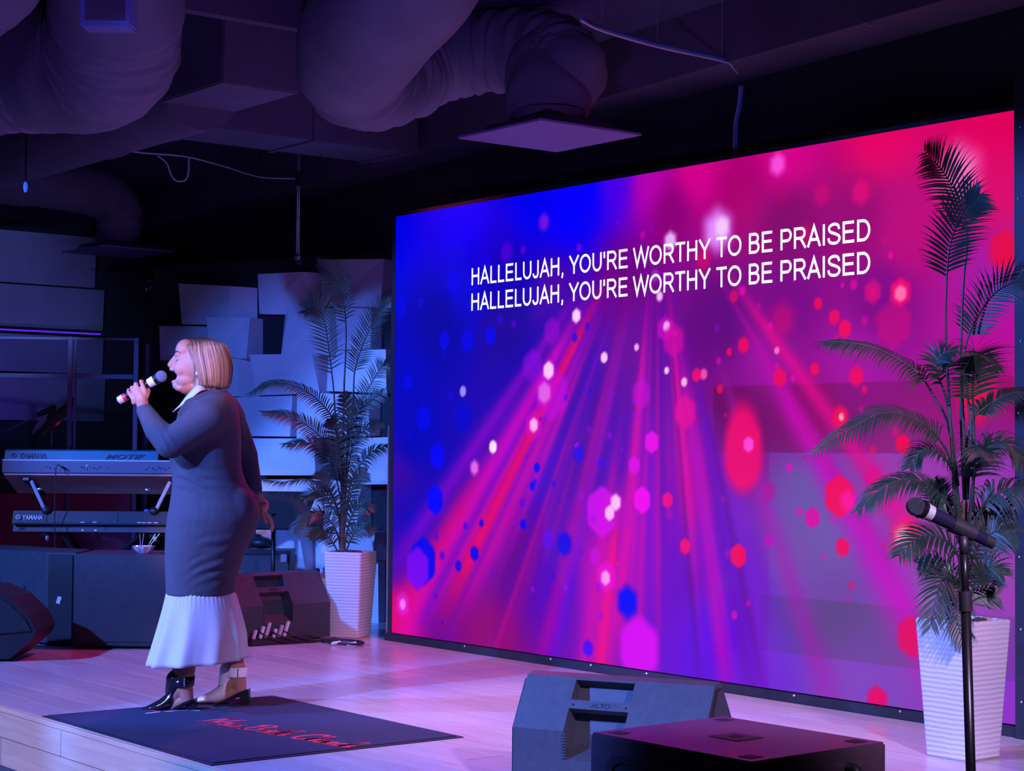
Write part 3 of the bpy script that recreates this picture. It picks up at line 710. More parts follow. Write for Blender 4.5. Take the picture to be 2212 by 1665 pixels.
MB().box((0, .04, .0), (.09, .10, .06), bev=.01).build('mount', M_boxdark, t)
MB().ell((0, 0, -.03), .04, 14, 10).build('dome', M_boxdark, t, True)
MB().ell((.012, -.034, -.045), .008, 8, 6).build('lens', M_bolt, t)

# ================================================================== DRUM BOOTH (clear shield) behind the keyboards
bo = PX(150, 900, 12.35); bo[2] = 0
t = thing('drum_shield', 'clear acrylic drum booth with pale rails behind the keyboards', 'shield', bo, CR+.10)
def lx(px, Z=12.35): return (px-150)*Z/FPX
zt = 1.137+(972-731)*12.35/FPX; zm = 1.137+(972-816)*12.35/FPX
xs = [lx(-190), lx(-20), lx(150), lx(290)]
for k, x in enumerate(xs):
    MB().box((x, 0, zt/2), (.030, .026, zt), bev=.003).build('post', M_alu, t)
    if k == 2: MB().box((x+.035, .0, zt/2), (.014, .02, zt), bev=.002).build('post', M_alu, t)
for a, b in zip(xs[:-1], xs[1:]):
    MB().box(((a+b)/2, .004, (zt+.80)/2), (b-a-.03, .006, zt-.80)).build('pane', M_acrylic, t)
    MB().box(((a+b)/2, 0, zm), (b-a-.03, .022, .030), bev=.003).build('rail', M_alu, t)
    MB().box(((a+b)/2, 0, zt-.012), (b-a-.03, .018, .016)).build('rail', M_alu, t)
    MB().box(((a+b)/2, .0, .42), (b-a-.032, .05, .82), bev=.01).build('lower_panel', M_maroon, t)
# side return towards the back
MB().box((xs[-1], .75, zt/2), (.03, .026, zt), bev=.003).build('post', M_alu, t)
MB().box((xs[-1], .375, (zt+.1)/2), (.006, .70, zt-.1)).build('pane', M_acrylic, t)
# cymbal and boom stand seen through the clear pane
def booth_pt(px, py, Z): return PX(px, py, Z)
cy = booth_pt(112, 898, 12.9)
t = thing('cymbal_stand', 'bronze cymbal tilted on a thin stand inside the clear booth', 'cymbal', (cy[0], cy[1], 0), CR)
MB().tube([(0, 0, .0), (0, 0, cy[2])], .010, 8).build('pole', M_steel, t)
MB().loft([[(r*math.cos(a)*1, r*math.sin(a)*1, h) for a in np.linspace(0, 2*PI, 28, endpoint=False)] for r, h in ((.004, .03), (.03, .022), (.05, .01), (.20, -.012), (.20, -.016), (.05, .004), (.004, .02))]).build('cymbal', M_cymbal, t, True)
c_ = [o for o in t.children if o.name.startswith('cymbal')][0]; c_.location = (0, 0, cy[2]); c_.rotation_euler = (.5, -.75, 0)
for a in (.3, 2.4, 4.5): MB().tube([(0, 0, .32), (.26*math.cos(a), .26*math.sin(a), .01)], .008, 6).build('leg', M_steel, t)
b0 = booth_pt(20, 928, 12.75); b1 = booth_pt(84, 895, 12.85)
t = thing('boom_stand', 'thin microphone boom reaching over the drums inside the booth', 'stand', (b0[0], b0[1], 0), CR)
bl = local(t, b1); b0l = local(t, b0)
MB().tube([(-.25, .1, 0), (-.25, .1, b0l[2]-.06)], .010, 8).build('pole', M_blackmetal, t)
MB().tube([(-.25, .1, b0l[2]-.06), b0l, bl], .007, 8).build('boom', M_steel, t)
MB().cap(bl, bl+np.array([.10, .0, .045]), .018, .024, 10, 4).build('microphone', M_boxdark, t, True)
for a in (.3, 2.4, 4.5): MB().tube([(-.25, .1, .12), (-.25+.28*math.cos(a), .1+.28*math.sin(a), .01)], .008, 6).build('leg', M_blackmetal, t)
dk = booth_pt(60, 1000, 13.2); 
t = thing('drum', 'dark tom drum shell standing inside the clear booth', 'drum', (dk[0], dk[1], 0), CR)
MB().tube([(0, 0, .50), (0, 0, .92)], .20, 28).build('shell', M_drum, t, 40)
for z in (.51, .915): MB().tube([(0, 0, z-.012), (0, 0, z+.012)], .208, 28).build('hoop', M_steel, t, 40)
for a in (.5, 2.6, 4.7): MB().tube([(.2*math.cos(a), .2*math.sin(a), .62), (.25*math.cos(a), .25*math.sin(a), .0)], .008, 6).build('leg', M_steel, t)
# ================================================================== KEYBOARDS
KZ = 11.45; KS = KZ/FPX
ko = PX(5, 1000, KZ)
def kz(py): return 1.137+(969.5-py)*KS
def kx(px): return (px-5)*KS
def keyboard(name, label, x0, length, sec, mats, h0):
    t = thing(name, label, 'keyboard', (ko[0], ko[1], h0), CR+.012)
    return t
# upper synth: pale blue logo strip over a silver rear panel, tilted towards the player
t = keyboard('synthesizer', 'silver and blue synthesizer on the upper tier, back to the audience', 0, 1.12, None, None, kz(1063))
up = t; hz = up.location[2]
def zz(py): return kz(py)-hz
LK = 1.13
MB().prism([(.014, zz(996)), (.030, zz(975)), (.060, zz(972)), (.06, zz(996))], .008, LK-.16, axis='x').build('logo_strip', M_kblue, up)
MB().prism([(.0, zz(998)), (.004, zz(994)), (.06, zz(993.5)), (.40, zz(1040)), (.40, zz(1064)), (.36, zz(1066)), (.014, zz(1024)), (.0, zz(1022))], 0, LK, axis='x').build('body', M_kwhite, up)
MB().prism([(.015, zz(1024)), (.36, zz(1066)), (.36, zz(1070)), (.015, zz(1028))], .006, LK-.006, axis='x').build('underside', M_kbrown, up)
MB().prism([(-.001, zz(996.5)), (-.001, zz(994.2)), (.02, zz(994)), (.02, zz(996.5))], .0, LK, axis='x').build('edge_trim', M_ink, up)
for k in range(36):
    if k*.029+.03 > LK: break
    MB().box((.04+k*.029, .36, zz(1030)-.018), (.027, .14, .016), Matrix.Rotation(-.33, 3, 'X'), bev=.002).build('key', M_key, up)
def on_face(body, parent, x, y, z, wd, h, m, tilt, weight=.0, shear=0.0, name='lettering'):
    me = text_mesh(body, wd, h, weight, shear=shear); me.materials.append(m)
    o = bpy.data.objects.new(name, me); COL.objects.link(o); o.parent = parent
    o.location = (x, y, z); o.rotation_euler = (PI/2-tilt, 0, 0); return o
tl = math.atan2(.016, zz(975)-zz(996))
on_face('YAMAHA', up, kx(38), .014+.0025-.0035, zz(991.5), .178, .034, M_kdark, tl, .03)
on_face('MOTIF', up, kx(226), .014+.0025-.0035, zz(991.5), .250, .030, M_kdark, tl, .02, .35)
def roundel(parent, x, y, z, r, m, tilt):
    o = empty('emblem'); o.parent = parent; o.location = (x, y, z); o.rotation_euler = (-tilt, 0, 0)
    bpy.data.objects.remove(o)
    mb = MB(); seg = 24; rin = r*.78
    Rm = Matrix.Rotation(-tilt, 3, 'X')
    ring = [[(rr_*math.cos(a), yy, rr_*math.sin(a)) for a in np.linspace(0, 2*PI, seg, endpoint=False)] for rr_, yy in ((r, 0), (rin, 0), (rin, .001), (r, .001))]
    mb.loft(ring+[ring[0]], True, False)
    for a in (PI/2, PI/2+2*PI/3, PI/2+4*PI/3):
        d = Vector((math.cos(a), 0, math.sin(a))); s_ = Vector((-math.sin(a), 0, math.cos(a)))
        mb.box(d*r*.40, (r*.14, .001, r*.78), Matrix.Rotation(-(a-PI/2), 3, 'Y'))
    mb.v = [tuple(Rm @ Vector(p)+Vector((x, y, z))) for p in mb.v]
    return mb.build('emblem', m, parent)
roundel(up, kx(28), .022-.004, zz(985.5), .016, M_kdark, tl)
jk = MB()
for k, px in enumerate((102, 108, 117, 176, 181, 188, 195, 203, 210, 216, 232, 316, 322, 330, 337, 344, 350, 357, 364)):
    zc = zz(1010+(k % 3)*2)
    MB().tube([(kx(px), .003, zc), (kx(px), -.002, zc)], .006 if k % 2 else .0045, 10).build('socket', M_kdark, up)
MB().box((kx(187), -.001, zz(1006)), (.012, .004, .010)).build('socket', M_steel, up)
# plug and thin lead hanging down from the rear panel
t = thing('keyboard_lead', 'thin lead plugged into the silver synthesizer and hanging straight down', 'cable', (ko[0], ko[1], kz(1010)), CR)
px_ = [(kx(138), -.03, -.003), (kx(130), -.045, .012), (kx(125), -.05, -.03), (kx(124), -.045, -.35), (kx(127), -.05, -.50), (kx(131), -.06, -.62), (kx(131), .10, -1.00)]
MB().tube(spline(px_, 30), .0032, 6).build('lead', M_kgrey, t, True)
MB().tube([(kx(140), -.002, -.008), (kx(137), -.035, .0)], .008, 8).build('plug', M_boxdark, t, True)

# lower stage piano
kx1 = kx(28)
t = thing('stage_piano', 'dark grey stage piano on the lower tier below the silver synthesizer', 'keyboard', (ko[0], ko[1], kz(1150)), CR+.012)
lo = t; hz2 = lo.location[2]
def z2(py): return kz(py)-hz2
x1 = kx1+1.10
MB().prism([(.03, z2(1105)), (.0, z2(1131)), (.0, z2(1133)), (.035, z2(1134)), (.025, z2(1150)), (.33, z2(1156)), (.36, z2(1135)), (.22, z2(1118)), (.10, z2(1105))], kx1, x1, axis='x').build('body', M_kgrey, lo)
for a, b in ((.012, .215), (.222, .66), (.667, 1.09)):
    MB().prism([(.024, z2(1107)), (-.003, z2(1130)), (.02, z2(1131)), (.05, z2(1110))], kx1+a, kx1+b, axis='x').build('rear_cover', M_kgrey, lo)
MB().prism([(-.004, z2(1131.2)), (-.004, z2(1133.5)), (.02, z2(1133.5)), (.02, z2(1131.2))], kx1, x1, axis='x').build('seam', M_kdark, lo)
t2 = math.atan2(.027, z2(1107)-z2(1130))
on_face('YAMAHA', lo, kx(50), -.004, z2(1123.5), .128, .030, M_ink, t2, .02)
roundel(lo, kx(41), -.004, z2(1118), .015, M_ink, t2)
for px in (180, 206, 302, 312, 324, 338): MB().box((kx(px), .0, z2(1128.5)), (.026, .010, .006)).build('socket', M_ink, lo)
for px in (178, 206): MB().box((kx(px), .031, z2(1146)), (.014, .010, .010)).build('label_plate', M_ink, lo)
for px, w_ in ((48, .03), (228, .006)): MB().box((kx(px), .029, z2(1142)), (w_, .004, .034), Matrix.Rotation(.3, 3, 'Y')).build('foot_strut', M_kdark, lo)
for k in range(36): MB().box((kx1+.03+k*.029, .29, z2(1118)-.010), (.027, .13, .014), bev=.002).build('key', M_key, lo)
bcap = thing('knob_cap', 'small bright blue cap sitting on the back edge of the grey piano', 'cap', PX(317, 1105.5, KZ+.12), CR)
MB().loft([[(r*math.cos(a), r*math.sin(a), z) for a in np.linspace(0, 2*PI, 16, endpoint=False)] for r, z in ((.020, -.002), (.020, .006), (.012, .016), (.004, .018))]).build('cap', mat('cap_blue', (.02, .2, .75), .4), bcap, True)

# two-tier X stand
st = thing('keyboard_stand', 'black two-tier keyboard stand with silver upper arms', 'stand', (ko[0], ko[1], 0), CR+.012)
def seg(name, a, b, wdt, m, parent=st):
    a = Vector(a); b = Vector(b); d = b-a
    q = d.to_track_quat('Z', 'Y').to_matrix()
    return MB().box((a+b)/2, (wdt[0], wdt[1], d.length), q, bev=.003).build(name, m, parent)
for sy in (.10, .27):
    seg('leg', (kx(95), sy, kz(1106)), (kx(265), sy, .02), (.035, .022), M_blackmetal)
    seg('leg', (kx(300), sy, kz(1152)-.005), (kx(75), sy, .02), (.035, .022), M_blackmetal)
for px, s_ in ((98, 1), (330, -1)):
    seg('tier_arm', (kx(px)-.01*s_, .05, kz(1104)), (kx(px)-s_*.10, .05, kz(1040)), (.022, .022), M_steel)
    seg('tier_support', (kx(px)-s_*.13, .03, kz(1036)), (kx(px)-s_*.10, .36, kz(1072)), (.04, .02), M_blackmetal)
    MB().ell((kx(px)+.005, .02, kz(1104)), (.03, .025, .025), 10, 8).build('clutch', M_boxdark, st, True)
    MB().ell((kx(px)-.035, .01, kz(1058)), (.018, .012, .010), 8, 6).build('knob', M_steel, st)
    seg('tier_support', (kx(px), -.01, kz(1157)), (kx(px), .38, kz(1160)), (.04, .02), M_blackmetal)
    MB().ell((kx(px)+.02, .0, kz(1163)), (.014, .014, .02), 8, 6).build('knob', M_steel, st)
for px in (75, 265): seg('foot', (kx(px), -.05, .015), (kx(px), .42, .015), (.04, .025), M_blackmetal)

# ================================================================== BOXES AND SPEAKERS AT THE BACK
t = thing('speaker_cabinet', 'black speaker cabinet with a narrow dark side, leftmost behind the floor monitor', 'speaker', (-.8, -1.85, 0))
poly = [(-1.02, -.16), (-.105, .052), (.022, .172), (-.28, .40), (-1.02, .16)]
MB().prism([(p[0], p[1]) for p in poly], .012, .535, axis='z').build('cabinet', M_box, t)
pf = [Vector((-.100, .056, 0)), Vector((.018, .168, 0))]; pd = (pf[1]-pf[0]); pn = Vector((pd.y, -pd.x, 0)).normalized()
mid = (pf[0]+pf[1])/2+pn*.004
MB().box((mid.x, mid.y, .272), (pd.length*.92, .010, .505), Matrix.Rotation(math.atan2(pd.y, pd.x), 3, 'Z'), bev=.003).build('side_panel', M_boxdark, t)
mm = mid+pn*.007
MB().box((mm.x-.004, mm.y-.004, .262), (.024, .003, .042), Matrix.Rotation(math.atan2(pd.y, pd.x), 3, 'Z') @ Matrix.Rotation(.3, 3, 'Y')).build('sticker', M_ink, t)['label'] = 'white sticker'
hh = MB().tube(spline([(-.30, .000, .33), (-.285, -.012, .30), (-.28, -.012, .22), (-.30, .0, .19)], 14), .004, 6).build('cable_tie', M_boxdark, t, True)
for fx, fy in ((-.9, -.05), (-.1, .12), (-.9, .12), (-.26, .32)): MB().tube([(fx, fy, 0), (fx, fy, .014)], .018, 10).build('foot', M_recess, t)

b2 = FL(262, 1401.5)
t = thing('speaker_cabinet', 'plain black speaker cabinet with a bowl on top, behind the singer', 'speaker', (b2[0], b2[1], 0), CR-.02)
MB().box((.10, .25, .273), (.76, .50, .522), bev=.008).build('cabinet', M_box, t)
for fx in (-.24, .44):
    for fy in (.04, .46): MB().tube([(fx, fy, 0), (fx, fy, .014)], .018, 10).build('foot', M_recess, t)
MB().box((.10, -.002, .273), (.70, .006, .47), bev=.002).build('front_panel', M_box, t)
bw = PX(310, 1193, 10.5); 
t = thing('glass_bowl', 'small cut glass bowl with thin wire stems on top of the speaker cabinet', 'bowl', (bw[0], bw[1], .534), CR)
MB().loft([[(r*(1+.05*math.sin(8*a))*math.cos(a), r*(1+.05*math.sin(8*a))*math.sin(a), z) for a in np.linspace(0, 2*PI, 32, endpoint=False)] for r, z in ((.026, 0), (.034, .006), (.052, .026), (.064, .044), (.060, .044), (.046, .026), (.02, .010))]).build('bowl', M_glassbowl, t, False)
for dx, dy, lx_ in ((-.01, 0, .01), (.025, .01, .065), (.02, -.01, .05), (-.02, .01, -.005)):
    MB().tube([(dx, dy, .012), (dx+.3*lx_, dy, .06), (dx+lx_, dy, .115)], .0022, 5).build('stem', M_steel, t)

# wedge monitors: profile across (u = towards the performer, z), long axis along local x, back at u = 0
def wedge_meshes():
    L_ = .68
    prof = [(.0, .012), (.0, .205), (.115, .372), (.165, .380), (.40, .10), (.37, .012)]
    def inset(d):  # recessed middle of the back
        return [(.0, .012), (.0, .135), (.10, .135), (.10, .165), (.128, .365-.012), (.165, .380), (.40, .10), (.37, .012)]
    out = {}
    m = MB(); xr0, xr1 = .185, .400
    m.prism(prof, 0, xr0, axis='x'); m.prism(prof, xr1, L_, axis='x')
    low = [(.0, .012), (.0, .110), (.085, .150), (.10, .20), (.150, .335), (.108, .3635), (.115, .372), (.165, .380), (.40, .10), (.37, .012)]
    m.prism(low, xr0, xr1, axis='x')
    out['cabinet'] = m
    h = MB()
    d = Vector((.115, .167)).normalized(); nrm = Vector((-d.y, d.x))
    def sl(t_, off): p = Vector((0, .205))+d*t_+nrm*off; return (p.x, p.y)
    h.prism([sl(.085, .0), sl(.118, .0), sl(.118, -.03), sl(.085, -.03)], xr0, xr1, axis='x')
    out['handle'] = h
    r_ = MB()
    for k in range(9):
        z = .118+k*.0095
        r_.box((xr0+.004, -.002, z), (.012, .007, .005))
    out['serration'] = r_
    g = MB(); a = Vector((.40, .10)); b = Vector((.165, .380)); n2 = Vector((b.y-a.y, -(b.x-a.x))).normalized()*.010
    q = [a.lerp(b, .03), a.lerp(b, .97)]
    g.prism([tuple(q[0]), tuple(q[1]), tuple(q[1]+n2), tuple(q[0]+n2)], .015, L_-.015, axis='x'); out['grille'] = g
    e = MB()
    for x0, x1 in ((L_, L_+.012), (-.012, 0)):
        e.prism([(.018, .03), (.018, .20), (.12, .355), (.16, .36), (.375, .105), (.35, .03)], x0, x1, axis='x')
    out['end_panel'] = e
    return out
def wedge(label, loc, rz, first=None):
    t = thing('floor_monitor', label, 'speaker', loc, rz, 'wedge floor monitors')
    W_ = wedge_meshes()
    W_['cabinet'].build('cabinet', M_box, t); hd = W_['handle'].build('handle', M_box, t); W_['serration'].build('serration', M_box, t)
    W_['grille'].build('grille', M_grille, t)
    e = W_['end_panel']
    n = len(e.v)//2
    for k in range(2):
        m = MB(); m.v = e.v[k*n:(k+1)*n]; m.f = [tuple(i-k*n for i in f) for f in e.f if min(f) >= k*n and max(f) < (k+1)*n]; m.mi = [0]*len(m.f)
        m.build('end_panel', M_boxdark, t)
    d = Vector((.115, .167)).normalized()
    me = text_mesh('ALTO', .070, .017, .02); me.materials.append(M_kdark)
    o = bpy.data.objects.new('lettering', me); COL.objects.link(o); o.parent = hd
    p = Vector((0, .205))+d*.093
    o.location = (.262, p.x-.0012, p.y+.0008); o.rotation_euler = (PI/2-math.atan2(.115, .167), 0, 0)
    for x in (.197, .388):
        pp = Vector((0, .205))+d*.1; MB().ell((x, pp.x-.0005, pp.y), .004, 8, 6).build('screw', M_recess, hd)
    for x in (.05, .63):
        for u in (.05, .33): MB().tube([(x, u, 0), (x, u, .014)], .012, 10).build('foot', M_recess, t)
    return t
wA = wedge('large wedge floor monitor at the front of the stage, its back to the audience', (4.085, -2.33, 0), .463)
wA.location = (*(np.array([4.13, -2.237])-np.array([.115*math.sin(-.463), .115*math.cos(.463)])), 0)
wB = copy_tree(wA); wB['label'] = 'wedge floor monitor at the back, between the singer and the white pot'
wB.scale = (1, 1, 1.07); wB.location = (-.27, -.90, 0); wB.rotation_euler = (0, 0, PI/2+.10)
# power strip and leads in front of the rear monitor
ps = FL(592, 1384)
t = thing('power_strip', 'black power strip with pale plugs lying before the rear floor monitor', 'power strip', (ps[0]+.16, ps[1]-.05, 0), PI/2+.06)
MB().box((0, 0, .02), (.44, .055, .038), bev=.006).build('body', M_boxdark, t)
for k, x in enumerate((-.19, -.14, -.10, -.05, -.01, .03)):
    h = .055+.02*(k % 3)
    MB().box((x, -.012, .038+h/2), (.016, .022, h), Matrix.Rotation(.35, 3, 'Y'), bev=.003).build('plug', M_ink if k % 2 else M_cablew, t)
for k in range(3):
    P = spline([(-.15+.08*k, -.01, .075), (-.12+.09*k, -.06, .05), (.05+.09*k, -.05-.02*k, .006), (.30, -.02*k, .006), (.42, .04-.05*k, .006)], 24)
    MB().tube(P, .005, 6).build('lead', M_cablek, t, True)
t = thing('cable_coil', 'loose black cable coil with pale connectors beside the white left pot', 'cable', (-.02, -.33, 0), 0)
P = [(.14*math.cos(a)*(1+.02*a), .085*math.sin(a), .008+.004*a/6.28) for a in np.linspace(0, 14, 60)]
MB().tube(P, .006, 6).build('coil', M_cablek, t, True)
for x, y in ((.13, -.05), (.04, -.10)): MB().cap((x, y, .012), (x+.03, y+.03, .02), .009, .009, 8, 3).build('connector', M_ink, t, True)

# far left monitor lying on its side, cut by the left edge of the picture
fm = FL(30, 1428)
t = thing('floor_monitor', 'black rounded floor monitor cut by the left edge of the picture', 'speaker', (fm[0], fm[1], 0), CR, 'wedge floor monitors')
prof = [(-.62, .012), (-.62, .40), (-.14, .39), (-.02, .335), (.08, .24), (.118, .165), (.10, .12), (-.02, .012)]
MB().prism(prof, -.02, .40).build('cabinet', M_boxdark, t)
MB().prism([(-.60, .10), (-.60, .37), (-.15, .365), (-.035, .315), (.06, .23), (.095, .165)], -.028, -.02).build('grille', M_grille, t)
for fx in (-.5, -.08):
    for fy in (.05, .33): MB().tube([(fx, fy, 0), (fx, fy, .014)], .012, 10).build('foot', M_recess, t)

# music stand
ms = PX(590, 1140, 11.3)
t = thing('music_stand', 'black music stand with a flat desk left of the rear palm', 'stand', (ms[0], ms[1], 0), CR)
mz = lambda py: 1.137+(973-py)*11.3/FPX
mxx = lambda px: (px-590)*11.3/FPX
MB().loft([[(mxx(548), -.03, mz(1142)), (mxx(656), -.03, mz(1142)), (mxx(682), .09, mz(1063)), (mxx(552), .09, mz(1063))],
           [(mxx(548), -.02, mz(1142)), (mxx(656), -.02, mz(1142)), (mxx(682), .10, mz(1063)), (mxx(552), .10, mz(1063))]]).build('desk', M_recess, t)
MB().box(((mxx(548)+mxx(656))/2, -.06, mz(1143)), (.30, .06, .008)).build('ledge', M_blackmetal, t)
MB().tube([(0, .02, .02), (0, .02, mz(1110))], .014, 10).build('pole', M_blackmetal, t, True)
MB().box((0, .105, mz(1104)), (.05, .04, .05), bev=.005).build('clutch', M_boxdark, t)
for a in (.4, 2.5, 4.6): MB().tube([(0, .02, .14), (.24*math.cos(a), .02+.24*math.sin(a), .01)], .009, 8).build('leg', M_blackmetal, t)
# equipment case with a pouch
ec = PX(560, 1225, 11.75)
t = thing('equipment_case', 'low dark equipment case behind the rear monitor', 'case', (ec[0], ec[1], 0), CR)
MB().box((0, .12, .24), (.40, .26, .46), bev=.012).build('body', M_box, t)
MB().box((0, .12, .475), (.41, .27, .03), bev=.006).build('lid', M_boxdark, t)
for x in (-.16, .16): MB().box((x, -.014, .44), (.04, .012, .05), bev=.002).build('latch', M_steel, t)
for x in (-.16, .16):
    for yy in (.03, .21): MB().tube([(x, yy, 0), (x, yy, .02)], .015, 10).build('foot', M_recess, t)
t = thing('cloth_pouch', 'small slumped black pouch on top of the dark equipment case', 'bag', (ec[0], ec[1], .497), CR)
mb = MB().ell((0, .10, .035), (.075, .06, .04), 16, 12).ell((-.03, .11, .065), (.04, .035, .03), 12, 10).ell((.05, .09, .025), (.05, .04, .025), 12, 10)
voxel(mb, 'bag', M_boxdark, .008, 4, t)
MB().tube(spline([(.03, .05, .05), (.06, .0, .03), (.085, -.03, .0), (.10, -.035, -.06)], 12), .004, 6).build('strap', M_cablek, t, True)

# ================================================================== SUBWOOFER AT THE FRONT
t = thing('subwoofer', 'big black subwoofer with a wide top lit magenta, at the front right','speaker', (5.575, -2.80, -.25), -.0)
zt_ = .40+.25; sx_, sy_ = .60, .49
q = [FL(px, py, .40)[:2] for px, py in ((1288, 1583), (1640, 1648), (1902, 1600), (1545, 1545))]
ctr = sum(q)/4; ang = math.atan2((q[1]-q[0])[1], (q[1]-q[0])[0]); sx_ = np.linalg.norm(q[1]-q[0]); sy_ = np.linalg.norm(q[2]-q[1])
t.location = (ctr[0], ctr[1], -.25); t.rotation_euler = (0, 0, ang)   # stands on the house floor beside the end of the stage
MB().box((0, 0, zt_/2+.008), (sx_, sy_, zt_-.016), bev=.006).build('cabinet', M_sub, t)
mb = MB()
for x in (-1, 1):
    for yy in (-1, 1):
        MB().box((x*(sx_/2-.055), yy*(sy_/2-.055), zt_-.0005), (.045, .045, .003), bev=.001).build('foot_pocket', M_recess, t)
        MB().tube([(x*(sx_/2-.055), yy*(sy_/2-.055), 0), (x*(sx_/2-.055), yy*(sy_/2-.055), .012)], .02, 12).build('foot', M_recess, t)
mp_ = MB().box((.0, .0, zt_+.0005), (.105, .10, .003), bev=.001).build('pole_plate', M_boxdark, t)
MB().tube([(0, 0, zt_+.001), (0, 0, zt_+.0035)], .018, 20).build('pole_socket', M_recess, mp_, 40)
# recessed handle dish on the audience side: rounded frame
def rrect(w_, h_, r_, n=6):
    out = []
    for cx, cz, a0_ in ((w_/2-r_, h_/2-r_, 0), (-w_/2+r_, h_/2-r_, PI/2), (-w_/2+r_, -h_/2+r_, PI), (w_/2-r_, -h_/2+r_, 3*PI/2)):
        for k in range(n+1): a = a0_+k*PI/2/n; out.append((cx+r_*math.cos(a), cz+r_*math.sin(a)))
    return out
fr = rrect(.34, .20, .045); fi = rrect(.30, .16, .035)
yb = -sy_/2
rg = lambda poly, yy: [(p[0]-.05, yy, p[1]+zt_-.145) for p in poly]
MB().loft([rg(fr, yb), rg(fr, yb-.006), rg(fi, yb-.006), rg(fi, yb-.001)], True, False).build('handle_frame', M_boxdark, t, 40)
MB().loft([rg(fi, yb-.001), rg(fi, yb+.0)], True, True).build('handle_dish', M_recess, t)
MB().box((-.05, yb-.008, zt_-.105), (.24, .012, .022), bev=.004).build('handle', M_boxdark, t)
MB().tube(spline([(sx_/2-.004, .10, zt_-.05), (sx_/2+.030, .10, zt_-.06), (sx_/2+.032, .10, zt_-.16), (sx_/2-.004, .10, zt_-.17)], 16), .014, 8).build('side_handle', M_boxdark, t, True)
MB().box((0, sy_/2+.004, zt_/2), (sx_-.06, .008, zt_-.1)).build('grille', M_grille, t)

# ================================================================== MIC ON STAND AT THE FRONT
MZ = 4.55
mb_ = PX(2097, 1665, MZ); mt_ = PX(2082, 1195, MZ-.0)
t = thing('microphone_stand', 'black straight microphone stand in front of the right white pot', 'stand', (mb_[0], mb_[1], -.25), CR)
pl = lambda px, py, dz=0.0: local(t, PX(px, py, MZ+dz))
top_ = pl(2082, 1186); low_ = pl(2097, 1665); dirv = (low_-top_)/np.linalg.norm(low_-top_)
base_ = top_+dirv*((top_[2]-.03)/-dirv[2])
cl = top_+dirv*np.linalg.norm(pl(2084, 1302)-top_)
MB().tube([base_, cl], .0125, 16).build('lower_tube', M_blackmetal, t, True)
MB().tube([cl+dirv*.012, top_], .0098, 16).build('upper_tube', M_blackmetal, t, True)
MB().tube([cl+dirv*.02, cl-dirv*.03], .0165, 16).build('clutch', M_boxdark, t, 40)
MB().loft([[(base_[0]+r*math.cos(a), base_[1]+r*math.sin(a), z) for a in np.linspace(0, 2*PI, 40, endpoint=False)] for r, z in ((.125, 0), (.125, .012), (.115, .020), (.02, .034), (.0130, .06))]).build('base', M_blackmetal, t, 35)
# clip
ma = np.array([1972, 1096]); mz_ = np.array([2140, 1172])
h0 = pl(1978, 1094, -.02); h1 = pl(2142, 1172, .03)
ax = (h1-h0)/np.linalg.norm(h1-h0)
def along(k): return h0+ax*k
Lm = np.linalg.norm(h1-h0)
MB().tube([along(Lm*.47), along(Lm*.76)], [.0225, .021], 18).build('clip', M_boxdark, t, 40)
MB().tube([top_+dirv*.01, top_+np.array([0, 0, .012]), along(Lm*.62)-np.array([0, 0, .01])], .012, 10).build('clip_neck', M_boxdark, t, True)
def microphone(label, root_loc, a, b, scale_r, bands, parts_m, name='microphone'):
    """handheld microphone from head centre a to tail b (root-local)"""
    pass
mi_ = thing('microphone', 'black cordless microphone with grey grille held in the stand clip', 'microphone', t.location, CR)
L0 = .052/2
MB().ell(along(0), L0*.93, 20, 14).build('grille', mat('mic_grille', (.09, .10, .13), .45, .6, bump=.9, bscale=700), mi_, True)
MB().tube([along(.014), along(.026)], [.0245, .0225], 20).build('collar', M_blackmetal, mi_, 40)
MB().tube([along(.028), along(.047)], [.0222, .0205], 20).build('ring', mat('mic_silver', (.55, .56, .55), .4, .4), mi_, 40)
MB().tube([along(.024), along(.05), along(Lm*.9)], [.020, .0195, .0165], 20).build('handle', mat('mic_body', (.012, .012, .03), .25), mi_, 40)
MB().tube([along(Lm*.9), along(Lm+.004)], [.0168, .0150], 20).build('tail', M_boxdark, mi_, 40)

